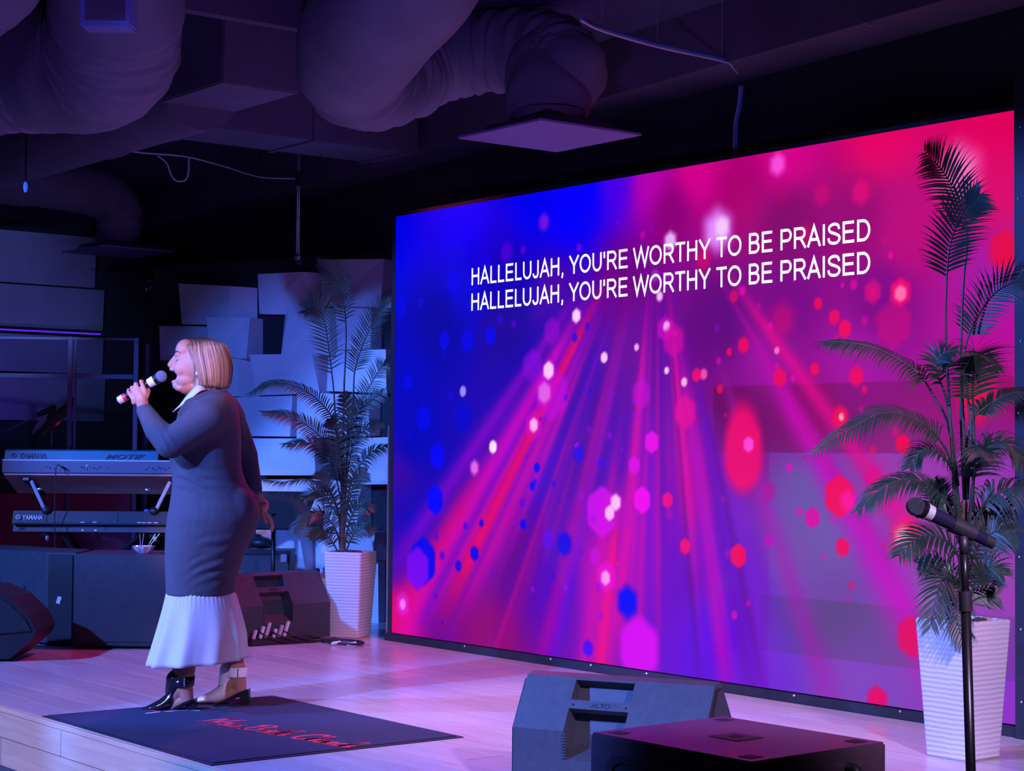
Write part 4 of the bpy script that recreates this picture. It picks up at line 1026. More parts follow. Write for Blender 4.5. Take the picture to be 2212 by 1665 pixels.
# ================================================================== FLOOR MAT WITH SCRIPT
mx0, mx1, my0, my1 = 1.735, 3.215, -2.962, -1.835
t = thing('floor_mat', 'dark navy floor mat with red script lettering at the edge of the stage', 'mat', ((mx0+mx1)/2, (my0+my1)/2, 0))
MB().box((0, 0, .002), (mx1-mx0, my1-my0, .004)).build('backing', M_matedge, t)
MB().box((0, 0, .0055), (mx1-mx0-.036, my1-my0-.036, .005), bev=.002).build('pile', M_mat, t)
STR = {  # one-stroke script letters, x advance and strokes in a unit em
 'N': (.95, [[(.0, .05), (.08, .0), (.2, .5), (.32, 1.0), (.36, .98), (.55, .3), (.66, .0), (.7, .05), (.85, .7), (.98, 1.05), (1.08, .98)]]),
 'e': (.42, [[(.0, .12), (.2, .26), (.28, .4), (.2, .47), (.1, .36), (.1, .14), (.22, .0), (.36, .08), (.44, .18)]]),
 'w': (.62, [[(.0, .2), (.1, .44), (.13, .2), (.2, .0), (.3, .12), (.36, .42), (.38, .1), (.46, .0), (.56, .16), (.6, .44), (.68, .36)]]),
 'B': (.85, [[(.18, .95), (.14, .5), (.08, .02), (-.12, -.05)], [(-.05, .75), (.1, .98), (.45, 1.06), (.62, .85), (.45, .58), (.2, .52)], [(.3, .54), (.6, .42), (.58, .1), (.3, -.03), (.02, .05)]]),
 'i': (.26, [[(.0, .12), (.12, .44), (.1, .1), (.16, .0), (.28, .16)], [(.17, .62), (.19, .67)]]),
 'r': (.36, [[(.0, .12), (.1, .46), (.22, .4), (.2, .12), (.26, .0), (.38, .16)]]),
 't': (.30, [[(.0, .14), (.18, .85), (.1, .2), (.14, .0), (.3, .16)], [(.02, .56), (.3, .6)]]),
 'h': (.50, [[(.0, .14), (.2, .8), (.26, 1.0), (.17, 1.0), (.08, .4), (.05, .0), (.14, .3), (.28, .45), (.32, .2), (.34, .02), (.5, .14)]]),
 'C': (.72, [[(.62, .85), (.66, 1.0), (.5, 1.08), (.2, .85), (.06, .4), (.2, .02), (.45, .0), (.68, .2)]]),
 'u': (.50, [[(.0, .14), (.1, .44), (.1, .12), (.18, .0), (.32, .14), (.38, .44), (.36, .1), (.42, .0), (.54, .16)]]),
 'c': (.40, [[(.32, .38), (.22, .47), (.1, .36), (.08, .12), (.2, .0), (.34, .06), (.42, .16)]]),
 ' ': (.42, [])}
a_ = FL(431, 1561); b_ = FL(748, 1620)
words_ = 'New Birth Church'
tot = sum(STR[c][0] for c in words_); em = np.linalg.norm((b_-a_)[:2])/tot
le = MB(); x = 0
for c in words_:
    adv, strokes = STR[c]
    for s_ in strokes:
        P = np.array([(x+p[0]-.02*p[1], p[1]*1.15) for p in s_])*em
        P = spline(P, 6*len(P)) if len(P) > 2 else P
        n = len(P); T = np.gradient(P, axis=0); T /= np.linalg.norm(T, axis=1)[:, None]+1e-9
        nrm = np.stack([-T[:, 1], T[:, 0]], 1); wdt = .006+.005*np.abs(T[:, 1])
        Lp = P+nrm*wdt[:, None]; Rp = P-nrm*wdt[:, None]
        le.add([(*p, .0) for p in Lp]+[(*p, .0) for p in Rp], [(i, i+1, n+i+1, n+i) for i in range(n-1)])
    x += adv
o = le.build('lettering', M_red, t); 
o.rotation_euler = (0, 0, math.atan2((b_-a_)[1], (b_-a_)[0])); o.location = (a_[0]-t.location[0], a_[1]-t.location[1], .0088); o['label'] = 'red script lettering'
# curved marks of the emblem above the lettering, half hidden by the shoes
for nm, pts, m in (('emblem', [(318, 1537), (345, 1541), (372, 1541)], M_red), ('emblem', [(430, 1531), (446, 1529), (462, 1533)], M_red), ('emblem', [(314, 1545), (352, 1541), (400, 1538), (432, 1539)], M_ink)):
    P = spline([FL(*p)[:2]-np.array(t.location[:2]) for p in pts], 14); n = len(P)
    T = np.gradient(P, axis=0); T /= np.linalg.norm(T, axis=1)[:, None]; nr = np.stack([-T[:, 1], T[:, 0]], 1)*.008
    m_ = MB().add([(*p, .0088) for p in P+nr]+[(*p, .0088) for p in P-nr], [(i, i+1, n+i+1, n+i) for i in range(n-1)])
    m_.build(nm, m, t)
# ================================================================== PALMS IN WHITE POTS
def frond(root, P, L_leaf, hint, droop, start=.18, n=24, m=None, gap=.0, twist=0.0, leaf_w=.012, dens=1.0):
    """one feather leaf: midrib along P (root-local), paired narrow leaflets either side of it"""
    m = m or M_leaf
    C = spline(P, 60); T = np.gradient(C, axis=0); T /= np.linalg.norm(T, axis=1)[:, None]
    mb = MB(); mb.tube(C[::3], np.linspace(.0065, .0018, len(C[::3])), 5)
    hint = np.asarray(hint, float); hint /= np.linalg.norm(hint)
    length = np.sum(np.linalg.norm(np.diff(C, axis=0), axis=1))
    n = int(n*dens)
    for i in range(n):
        t_ = start+(1-start)*(i+.3)/n
        for sd in (-1, 1):
            k = min(59, int((t_+(.012 if sd > 0 else 0))*59)); c = C[k]; tg = T[k]
            side = np.cross(tg, hint); side /= np.linalg.norm(side)+1e-9
            nor = np.cross(side, tg)
            u_ = (t_-start)/(1-start)
            ll = L_leaf*(.42+.58*math.sin(PI*min(1, .16+.80*u_))**.8)*(1-.35*max(0, u_-.75)/.25)*RNG.uniform(.9, 1.08)
            fw = .55+.55*u_+RNG.uniform(-.08, .08)
            d = side*sd+tg*fw+nor*.22; d /= np.linalg.norm(d)
            w_ = leaf_w*RNG.uniform(.85, 1.1)
            wv = np.cross(d, nor); wv /= np.linalg.norm(wv)+1e-9
            p = c.copy(); V = []; st_ = 5
            for q in range(st_+1):
                s_ = q/st_
                wq = w_*(.45+.55*math.sin(PI*min(1, s_*1.15+.12)))*(1-s_**3)
                V += [p-wv*wq*.5, p+nor*(-.12*w_), p+wv*wq*.5]
                d2 = d+np.array([0, 0, -1.0])*droop*(s_+.25)**1.4
                d2 /= np.linalg.norm(d2); p = p+d2*ll/st_
            F = []
            for q in range(st_):
                a = q*3
                F += [(a, a+1, a+4, a+3), (a+1, a+2, a+5, a+4)]
            mb.add(V, F)
    return mb.build('frond', m, root, True, fix=False)

def palm(label, base, pot_rz, S, ox, oy, pot_h, fronds, stem_px, dens=1.25, leaf_w=.0105):
    """base: floor point; S metres per picture pixel at the plant's distance; (ox, oy): picture position of the base"""
    t = thing('potted_palm', label, 'plant', base, CR, 'potted palms beside the screen')
    bt, tp = .099, .128
    R_ = Matrix.Rotation(pot_rz-CR, 3, 'Z')
    rings = []
    for z, h in ((0, bt-.004), (.006, bt), (pot_h*.5, (bt+tp)/2), (pot_h-.008, tp), (pot_h, tp-.004), (pot_h, tp-.014), (pot_h-.03, tp-.018)):
        sq = []
        for cx, cy in ((1, 1), (-1, 1), (-1, -1), (1, -1)):
            for k in range(4):
                a = {(1, 1): 0, (-1, 1): PI/2, (-1, -1): PI, (1, -1): 3*PI/2}[(cx, cy)]+k*PI/6
                rr_ = .014
                sq.append(tuple(R_ @ Vector((cx*(h-rr_)+rr_*math.cos(a), cy*(h-rr_)+rr_*math.sin(a), z))))
        rings.append(sq)
    MB().loft(rings, True, True).build('pot', M_pot, t, 30)
    so = MB()
    for k in range(40):
        a = RNG.uniform(0, 6.28); r_ = RNG.uniform(0, .085)
        so.ell((r_*math.cos(a), r_*math.sin(a), pot_h-.022+RNG.uniform(-.006, .016)), (.020, .020, .014), 7, 5)
    so.build('soil', M_soil, t, True)
    def L(px, py, dy=0.0): return np.array([(px-ox)*S, dy, (oy-py)*S])
    st = MB(); P = spline([L(*p) for p in stem_px], 30)
    st.tube(P, np.linspace(.022, .012, 30)*(1+.15*np.sin(np.arange(30)*2.1)), 10); st.build('stem', M_trunk, t, True)
    for f in fronds:
        P = [L(*p) for p in f['p']]
        f2 = {k: v for k, v in f.items() if k not in ('p', 'pet')}
        frond(t, P, dens=dens, leaf_w=leaf_w, **f2)
    return t
toward = (0, -1, .15); upw = (0, -.35, 1)
SR = 6.80/FPX
pr_base = FL(2078, 1647); pcx = np.array([4.748, -.672])+np.array([-.086, .116])
def cxy(P):    # px of a floor point
    d = np.array(P)-CAM; Z = d@_f; return 1106+FPX*(d@_r)/Z, 832.5-FPX*(d@_u)/Z, Z
ox, oy, Zr = cxy((pcx[0], pcx[1], 0)); SR = Zr/FPX
FR = [
 dict(p=[(2088, 1180, .0), (2084, 900, .02), (2080, 740, .02), (2086, 600, .02), (2096, 500, .03), (2075, 420, .03), (2040, 362, .02), (1996, 322, -.02)], L_leaf=.150, hint=toward, droop=.45, start=.60, n=34),
 dict(p=[(2066, 1150, 0), (2050, 900, -.02), (2040, 735, -.03), (2040, 620, -.04), (2046, 530, -.05), (2075, 455, -.05), (2110, 420, -.06)], L_leaf=.150, hint=toward, droop=.30, start=.55, n=32),
 dict(p=[(2090, 1080, .05), (2085, 880, .06), (2092, 760, .06), (2115, 690, .05), (2160, 625, .04), (2215, 602, .02), (2262, 622, -.02)], L_leaf=.135, hint=(-.3, -1, .4), droop=.5, start=.42, n=28),
 dict(p=[(2072, 1100, .0), (2055, 930, .02), (2020, 850, .04), (1985, 800, .05), (1910, 755, .05), (1840, 738, .05), (1778, 738, .04)], L_leaf=.140, hint=(-.2, -.5, 1), droop=1.3, start=.42, n=32),
 dict(p=[(2095, 1100, -.05), (2096, 930, -.06), (2088, 860, -.10), (2082, 800, -.15), (2075, 766, -.22), (2068, 775, -.30)], L_leaf=.170, hint=(0, -1, .25), droop=.55, start=.40, n=28),
 dict(p=[(2090, 1080, .0), (2098, 930, .0), (2090, 840, .0), (2100, 785, .0), (2125, 770, -.03), (2150, 800, -.06)], L_leaf=.10, hint=(0, -.4, 1), droop=1.0, start=.45, n=22),
 dict(p=[(2070, 1050, .0), (2046, 880, -.02), (2020, 800, -.03), (2030, 765, -.05), (2056, 756, -.08)], L_leaf=.11, hint=(0, -.7, 1), droop=.9, start=.40, n=22),
 dict(p=[(2092, 1120, .04), (2096, 960, .05), (2110, 905, .05), (2150, 868, .05), (2200, 845, .04), (2250, 850, .02)], L_leaf=.12, hint=(.1, -.5, 1), droop=.9, start=.45, n=26),
 dict(p=[(2075, 1160, .0), (2055, 1010, -.02), (2020, 945, -.04), (1970, 908, -.06), (1905, 892, -.08), (1830, 925, -.10), (1742, 982, -.12)], L_leaf=.150, hint=(-.2, -.6, 1), droop=1.0, start=.32, n=34),
 dict(p=[(2085, 1180, -.04), (2090, 1060, -.08), (2088, 1000, -.13), (2080, 962, -.20), (2072, 985, -.30)], L_leaf=.17, hint=(0, -.8, .5), droop=.9, start=.35, n=26),
 dict(p=[(2092, 1160, .0), (2100, 1040, -.02), (2122, 975, -.05), (2160, 955, -.08), (2198, 1010, -.12)], L_leaf=.13, hint=(0, -.6, 1), droop=1.0, start=.38, n=24),
 dict(p=[(2078, 1150, .0), (2062, 1040, -.02), (2030, 985, -.05), (1990, 970, -.06), (1952, 1012, -.08)], L_leaf=.12, hint=(0, -.5, 1), droop=.9, start=.38, n=20),
 dict(p=[(2082, 1220, .0), (2060, 1120, -.03), (2015, 1060, -.06), (1960, 1036, -.08), (1900, 1050, -.10), (1838, 1106, -.12)], L_leaf=.145, hint=(-.2, -.6, 1), droop=1.1, start=.30, n=30),
 dict(p=[(2090, 1220, .0), (2105, 1120, -.03), (2140, 1070, -.06), (2190, 1050, -.10), (2235, 1065, -.14), (2255, 1110, -.16)], L_leaf=.16, hint=(.2, -.7, .8), droop=1.4, start=.30, n=28),
 dict(p=[(2092, 1230, .03), (2110, 1150, .05), (2150, 1110, .07), (2200, 1100, .07)], L_leaf=.11, hint=(0, -1, .4), droop=.4, start=.3, n=20),
 dict(p=[(2082, 1270, .0), (2062, 1195, -.04), (2020, 1160, -.08), (1970, 1160, -.11), (1925, 1198, -.14)], L_leaf=.15, hint=(-.1, -.7, .8), droop=.9, start=.25, n=26),
 dict(p=[(2086, 1270, .0), (2105, 1190, -.02), (2140, 1150, -.04), (2182, 1152, -.06)], L_leaf=.14, hint=(.1, -.9, .6), droop=.9, start=.25, n=24),
 dict(p=[(2084, 1320, .0), (2066, 1262, -.06), (2035, 1240, -.11), (2005, 1270, -.16), (1984, 1350, -.19)], L_leaf=.155, hint=(-.3, -1, .4), droop=.9, start=.22, n=26),
 dict(p=[(2086, 1320, .0), (2070, 1270, -.08), (2052, 1270, -.14), (2040, 1320, -.19), (2052, 1380, -.21)], L_leaf=.13, hint=(0, -1, .3), droop=.8, start=.25, n=20),
 dict(p=[(2088, 1330, .0), (2105, 1255, -.02), (2130, 1225, -.04), (2158, 1240, -.06)], L_leaf=.12, hint=(.1, -.9, .6), droop=.8, start=.25, n=22),
 dict(p=[(2086, 1335, .0), (2105, 1300, .02), (2135, 1290, .03), (2158, 1288, .03)], L_leaf=.09, hint=(0, -1, .4), droop=.5, start=.25, n=14),
 dict(p=[(2082, 1290, .0), (2050, 1240, .02), (2020, 1222, .03), (1990, 1222, .03)], L_leaf=.09, hint=(0, -1, .5), droop=.5, start=.25, n=16),
 dict(p=[(2086, 1200, .0), (2060, 1130, .05), (2040, 1080, .08), (2030, 1040, .10)], L_leaf=.10, hint=(0, -1, .3), droop=.5, start=.25, n=18),
]
palm('tall potted palm in the white pot at the right, in front of the bright screen', (pcx[0], pcx[1], 0), 0.0, SR, ox, oy, .52, FR, [(2082, oy-285), (2080, 1260), (2084, 1160), (2084, 1080)])
# rear palm
pb = FL(740, 1378); pcl = pb[:2]+np.array([-.06, .09])
ox, oy, Zl_ = cxy((pcl[0], pcl[1], 0)); SL = Zl_/FPX
dxl = 0
FL_ = [
 dict(p=[(738, 1060, .0), (737, 850, .0), (740, 760, .0), (739, 690, .0), (728, 630, .0), (708, 592, -.02), (680, 568, -.05)], L_leaf=.115, hint=toward, droop=.45, start=.50, n=30),
 dict(p=[(730, 1040, -.03), (720, 900, -.04), (716, 840, -.05), (706, 760, -.06), (694, 690, -.08), (676, 664, -.10), (658, 668, -.12)], L_leaf=.150, hint=toward, droop=.22, start=.42, n=32),
 dict(p=[(745, 1000, .0), (757, 860, .0), (760, 800, .0), (778, 740, .0), (808, 675, .0), (846, 642, -.02)], L_leaf=.125, hint=toward, droop=.20, start=.40, n=28),
 dict(p=[(738, 1040, .0), (725, 930, -.02), (690, 872, -.04), (640, 838, -.06), (585, 828, -.08), (538, 852, -.10)], L_leaf=.13, hint=(-.2, -.6, 1), droop=1.0, start=.26, n=32),
 dict(p=[(738, 1080, .0), (722, 990, -.03), (680, 935, -.06), (625, 902, -.08), (566, 893, -.10)], L_leaf=.125, hint=(-.2, -.7, .8), droop=.9, start=.25, n=30),
 dict(p=[(738, 1100, .0), (715, 1010, -.04), (672, 960, -.07), (610, 962, -.10)], L_leaf=.12, hint=(-.1, -.7, .8), droop=.9, start=.25, n=26),
 dict(p=[(738, 1140, .0), (710, 1060, -.03), (660, 1036, -.06), (610, 1042, -.08), (562, 1036, -.09)], L_leaf=.10, hint=(-.1, -.3, 1), droop=1.3, start=.25, n=26),
 dict(p=[(742, 1010, .0), (750, 920, .0), (775, 865, .0), (812, 800, .0), (828, 786, .0)], L_leaf=.11, hint=(.1, -.8, .7), droop=.6, start=.28, n=24),
 dict(p=[(742, 1040, .0), (752, 940, -.03), (780, 880, -.05), (828, 846, -.06)], L_leaf=.12, hint=(.1, -.9, .5), droop=.6, start=.25, n=24),
 dict(p=[(742, 1080, .0), (752, 990, -.02), (775, 935, -.04), (824, 914, -.06)], L_leaf=.12, hint=(.1, -.8, .7), droop=.9, start=.25, n=24),
 dict(p=[(742, 1110, .0), (760, 1030, -.02), (800, 975, -.03), (858, 958, -.04)], L_leaf=.12, hint=(.1, -.6, .9), droop=1.1, start=.25, n=24),
 dict(p=[(740, 1190, .0), (755, 1120, -.02), (778, 1092, -.03), (800, 1106, -.05)], L_leaf=.12, hint=(.1, -.9, .5), droop=.6, start=.22, n=22),
 dict(p=[(738, 1200, .0), (722, 1140, -.04), (690, 1108, -.07), (655, 1125, -.10), (638, 1150, -.12)], L_leaf=.12, hint=(-.1, -.7, .8), droop=.9, start=.22, n=26),
 dict(p=[(738, 1160, .0), (722, 1090, -.04), (700, 1045, -.07), (690, 1020, -.09)], L_leaf=.11, hint=(-.1, -1, .3), droop=.5, start=.22, n=22),
 dict(p=[(740, 1150, .0), (752, 1080, -.03), (768, 1035, -.05), (790, 1020, -.06)], L_leaf=.11, hint=(.1, -1, .3), droop=.5, start=.22, n=22),
 dict(p=[(738, 1090, .0), (732, 990, -.05), (722, 930, -.09), (712, 905, -.13)], L_leaf=.11, hint=(0, -1, .3), droop=.5, start=.25, n=22),
 dict(p=[(740, 1070, .0), (746, 960, -.05), (748, 890, -.09), (740, 850, -.14)], L_leaf=.11, hint=(0, -1, .3), droop=.5, start=.25, n=24),
 dict(p=[(738, 1210, .0), (712, 1165, -.03), (690, 1150, -.05), (668, 1160, -.07)], L_leaf=.09, hint=(-.1, -.9, .5), droop=.6, start=.22, n=18),
 dict(p=[(740, 1210, .0), (758, 1160, -.02), (780, 1142, -.03), (805, 1146, -.04)], L_leaf=.10, hint=(.1, -.9, .5), droop=.6, start=.22, n=20),
 dict(p=[(738, 1130, .0), (700, 1080, .05), (672, 1066, .08), (650, 1080, .10)], L_leaf=.10, hint=(-.1, -.9, .5), droop=.6, start=.22, n=20),
]
palm('tall potted palm in the white pot at the back, left of the screen', (pcl[0], pcl[1], 0), math.radians(33), SL, ox, oy, .52, FL_, [(738, oy-183), (736, 1160), (738, 1080), (738, 1000)], dens=1.5, leaf_w=.0095)
# ================================================================== THE SINGER
WZ = 8.0; WS = WZ/FPX
wo = FL(440, 1529)
wo = PX(440, 1529, WZ)
wo[2] = 0
person = thing('person', 'woman with a blond bob in a dark dress with white flounce, singing', 'person', (wo[0], wo[1], 0), CR)
FH = np.array([-math.sin(CR), math.cos(CR), 0.0])
def QP(px, py, yy=0.0): return local(person, PL(px, py, wo+FH*yy, FH))       # exactly behind the picture point, yy metres away
def Q(px, py, yy=0.0): q = QP(px, py); q[1] = yy; return q                    # same, then moved sideways out of the body's middle plane
def S(p): return p*WS
B_ = MB()
# --- head
B_.ell(Q(441, 779), (S(47), .078, S(49)), 28, 20)
B_.ell(Q(408, 790), (S(31), .063, S(44)), 24, 18)
B_.ell(Q(401, 757), (S(22), .056, S(25)), 20, 14)          # forehead
B_.ell(Q(404, 818), (S(28), .055, S(23)), 22, 16)          # jaw
B_.ell(Q(385, 832), (S(13), .030, S(11)), 14, 10)           # chin
B_.ell(Q(412, 838), (S(27), .048, S(16)), 16, 12)          # under chin
for s_ in (-1, 1):
    B_.ell(Q(397, 797, .032*s_), (S(19), .030, S(19)), 18, 14)    # cheek
    B_.ell(Q(387, 767, .028*s_), (S(8), .024, S(6)), 12, 8)      # brow
    B_.ell(Q(389, 775, .030*s_), (S(7.5), .018, S(7)), 12, 8)    # lid
    B_.ell(Q(370.5, 790, .012*s_), (S(7), .010, S(5)), 10, 8)       # nostril wing
    B_.ell(Q(438, 797, .078*s_), (S(8), .012, S(14)), 12, 10, rot=Matrix.Rotation(.15, 3, 'Y'))   # ear
B_.cap(Q(383, 769), Q(371, 786), S(7), S(8.5), 12, 4)      # nose
B_.ell(Q(369, 787.5), (S(8), .014, S(7)), 12, 8)
B_.ell(Q(376, 798.5), (S(11), .026, S(5)), 14, 8)         # upper lip
B_.ell(Q(380, 824.5), (S(10.5), .026, S(5)), 14, 8)
B_.ell(Q(393, 838), (S(16), .036, S(9)), 14, 10)         # lower lip
# --- neck, trunk core
B_.cap(Q(446, 828), Q(456, 880), .058, .068, 18, 4)
B_.cap(Q(448, 880), Q(450, 1000), .10, .12, 18, 4)
B_.cap(Q(452, 1000), Q(455, 1120), .11, .13, 18, 4)
# --- left (near) arm raised
sh = QP(458, 893, -.175); el = QP(358, 960, -.245); wr = QP(309, 879, -.185)
B_.cap(QP(455, 890, -.05), sh, .05, .045, 14, 4); B_.cap(sh, el, .045, .036, 14, 4); B_.cap(el, wr, .034, .027, 14, 4)
# --- right (far) arm hanging back
shr = QP(492, 893, .165); elr = QP(531, 985, .205); wrr = QP(552, 1068, .17)
B_.cap(QP(470, 890, .05), shr, .05, .045, 14, 4); B_.cap(shr, elr, .044, .043, 14, 4); B_.cap(elr, wrr, .042, .027, 14, 4)
# --- microphone axis in the near hand
mA = QP(348, 813, -.165); mB = QP(257, 865, -.165); mx = (mB-mA)/np.linalg.norm(mB-mA); Lmic = np.linalg.norm(mB-mA)
up_ = np.cross(mx, [0, 1.0, 0]); up_ = up_ if up_[2] > 0 else -up_; up_ /= np.linalg.norm(up_)
# palm sits on the near side of the handle, fingers go over the top and round the far side
pc = QP(303, 853, -.200)
B_.cap(wr, QP(306, 862, -.193), .027, .026, 14, 4)
B_.ell(QP(302, 856, -.196), (S(14), .018, S(19)), 16, 12, rot=Matrix.Rotation(-.35, 3, 'Y'))
def chain(pts, rad):
    for a, b, ra, rb in zip(pts[:-1], pts[1:], rad[:-1], rad[1:]): B_.cap(a, b, ra, rb, 10, 3)
kn = [(313, 843), (303, 849), (294, 855), (287, 862)]; tipo = [(304, 823), (292.5, 829), (284, 837), (276.5, 846)]
for (kx_, ky_), (tx_, ty_), sc in zip(kn, tipo, (1, 1.03, .97, .84)):
    k0 = QP(kx_, ky_, -.198); k1 = QP(tx_, ty_, -.186); ax_c = mA+mx*(((k1-mA)@mx))
    k2 = ax_c+up_*.0235+np.array([0, .010, 0]); k3 = ax_c-up_*.006+np.array([0, .026, 0])
    chain([QP(kx_+1, ky_+8, -.196), k0, k1, k2, k3], [.0105*sc, .0100*sc, .0092*sc, .0086*sc, .0074*sc])
chain([QP(311, 866, -.190), QP(318, 853, -.188), QP(321, 843, -.176), QP(317, 838, -.150)], [.0125, .0115, .0100, .0085])   # thumb along the handle
# --- far hand, relaxed
ph = QP(571, 1102, .165)
B_.cap(wrr, QP(564, 1086, .168), .026, .024, 12, 4)
B_.ell(QP(570, 1099, .165), (S(9), .036, S(19)), 16, 12, rot=Matrix.Rotation(.42, 3, 'Y'))
for k, (dy, ln) in enumerate(((-.030, .92), (-.010, 1.05), (.010, 1.0), (.028, .84))):
    a0_ = QP(575+k*.8, 1112, .165+dy); a1_ = QP(575+k*.8+9*ln, 1112+14*ln, .165+dy*1.05); a2_ = QP(576+k+11*ln, 1112+24*ln, .163+dy*1.05); a3_ = QP(576+k+10*ln, 1113+32*ln, .160+dy)
    chain([a0_, a1_, a2_, a3_], [.0092, .0086, .0078, .0068])
chain([QP(563, 1093, .140), QP(566, 1108, .118), QP(570, 1120, .112), QP(575, 1128, .113)], [.0125, .0105, .0092, .0078])
# --- hips and legs
for s_, hx in ((-1, 448), (1, 462)): B_.ell(Q(464, 1115, .075*s_), (S(60), .10, S(50)), 20, 14)
near_kn = QP(412, 1290, -.095); near_an = QP(395, 1478, -.095); far_kn = QP(462, 1290, .085); far_an = QP(510, 1458, .097)
B_.cap(QP(450, 1130, -.08), near_kn, .09, .060, 18, 4); B_.cap(near_kn, QP(400, 1390, -.095), .062, .064, 18, 4); B_.cap(QP(400, 1390, -.095), near_an, .062, .043, 18, 4)
B_.cap(QP(462, 1130, .08), far_kn, .09, .060, 18, 4); B_.cap(far_kn, QP(492, 1380, .095), .060, .064, 18, 4); B_.cap(QP(492, 1380, .095), far_an, .062, .043, 18, 4)
# feet (heel raised in block-heeled shoes)
def foot(an, heel, ball, toe, yy):
    B_.cap(an, heel, .043, .031, 14, 4); B_.cap(an, ball, .040, .027, 14, 4); B_.cap(heel, ball, .030, .027, 14, 4); B_.cap(ball, toe, .027, .013, 14, 4)
yn, yfr = -.098, .098
nh, nb, nt = QP(403, 1510, yn), QP(352, 1529, yn), QP(325, 1534, yn)
fh, fb, ft = QP(518, 1490, yfr), QP(467, 1509, yfr), QP(440, 1514, yfr)
foot(near_an, nh, nb, nt, yn); foot(far_an, fh, fb, ft, yfr)
M_skin = attr_mat('skin', 'tone', .55, .4, bump=.08, bscale=160, mul=.05, mscale=30)
body = voxel(B_, 'body', M_skin, .0037, 3, person)
co = get_co(body.data)
# open mouth: press the lips apart
mc = Q(366, 811.5); dx = (co[:, 0]-mc[0])/S(21); dz = (co[:, 2]-mc[2])/S(10); dy = co[:, 1]/.044
dm = np.sqrt((dx*.55)**2+dz**2+dy**2)
sel = (dm < 1.0) & (co[:, 0] < Q(400, 0)[0])
co[sel, 0] += .050*(1-dm[sel]**2)
# eye sockets beside the nose bridge
for s_ in (-1, 1):
    e_ = Q(378.5, 775, .028*s_); d = np.linalg.norm((co-e_)/np.array([S(9), .016, S(6)]), axis=1)
    q = d < 1; co[q, 0] += .0035*(1-d[q]**2)
set_co(body.data, co)
bm_ = bmesh.new(); bm_.from_mesh(body.data); zn = Q(0, 846)[2]
hv = [v for v in bm_.verts if v.co.z > zn and v.co.x < Q(425, 0)[0]]
for _ in range(5): bmesh.ops.smooth_vert(bm_, verts=hv, factor=.5, use_axis_x=True, use_axis_y=True, use_axis_z=True)
bm_.to_mesh(body.data); bm_.free(); co = get_co(body.data)
tone = np.tile(np.array([.40, .205, .135]), (len(co), 1))
hd_ = co[:, 2] > Q(0, 850)[2]
def blend(mask, c): 
    m = np.clip(mask, 0, 1)[:, None]; tone[:] = tone*(1-m)+m*np.array(c)
lipu = np.exp(-(((co[:, 0]-Q(368, 0)[0])/S(9))**2+((co[:, 2]-Q(0, 801.5)[2])/S(3.6))**2+(co[:, 1]/.026)**2)*1.0)*2.2*hd_
lipl = np.exp(-(((co[:, 0]-Q(378, 0)[0])/S(8))**2+((co[:, 2]-Q(0, 824)[2])/S(3.6))**2+(co[:, 1]/.026)**2)*1.0)*2.2*hd_
blend(lipu, (.46, .10, .12)); blend(lipl, (.46, .10, .12))
blend((dm < .80)*1.0*(co[:, 0] < Q(402, 0)[0])*hd_, (.14, .03, .035))
for s_ in (-1, 1):
    blush = np.exp(-(((co[:, 0]-Q(396, 0)[0])/S(14))**2+((co[:, 2]-Q(0, 797)[2])/S(10))**2+((co[:, 1]-.05*s_)/.03)**2))*.35*hd_
    blend(blush, (.48, .17, .12))
    blend(.5*np.exp(-(((co[:, 0]-Q(387, 0)[0])/S(8))**2+((co[:, 2]-Q(0, 774)[2])/S(6))**2+((co[:, 1]-.035*s_)/.02)**2))*hd_, (.34, .14, .12))
set_col(body.data, 'tone', tone)
# teeth, brows, closed lashes
MB().loft([[Q(379+6*abs(t_)**2, 803, .017*t_) for t_ in np.linspace(-1, 1, 9)], [Q(379.5+6*abs(t_)**2, 807, .017*t_) for t_ in np.linspace(-1, 1, 9)],
           [Q(383+6*abs(t_)**2, 807, .016*t_) for t_ in np.linspace(-1, 1, 9)]], False, False).build('teeth', mat('teeth', (.78, .74, .68), .3), person, True)
M_brow = mat('brow_hair', (.035, .02, .015), .7)
for s_ in (-1, 1):
    MB().tube(spline([Q(382.5, 766, .016*s_), Q(382.5, 762, .028*s_), Q(386, 760, .042*s_), Q(394, 763, .053*s_)], 16), np.r_[np.linspace(.0022, .0032, 8), np.linspace(.0032, .001, 8)], 6).build('eyebrow', M_brow, person, True)
    MB().tube(spline([Q(383.5, 777.5, .019*s_), Q(383.2, 779.5, .030*s_), Q(386.5, 779.8, .042*s_), Q(392.5, 777.5, .051*s_)], 16), np.r_[np.linspace(.0012, .0022, 8), np.linspace(.0022, .0010, 8)], 6).build('eyelash', M_brow, person, True)
    MB().ell(Q(433.5, 808, .089*s_), (.0075, .0055, .0075), 12, 8).build('earring', mat('pearl', (.8, .78, .75), .15, .2), person, True)

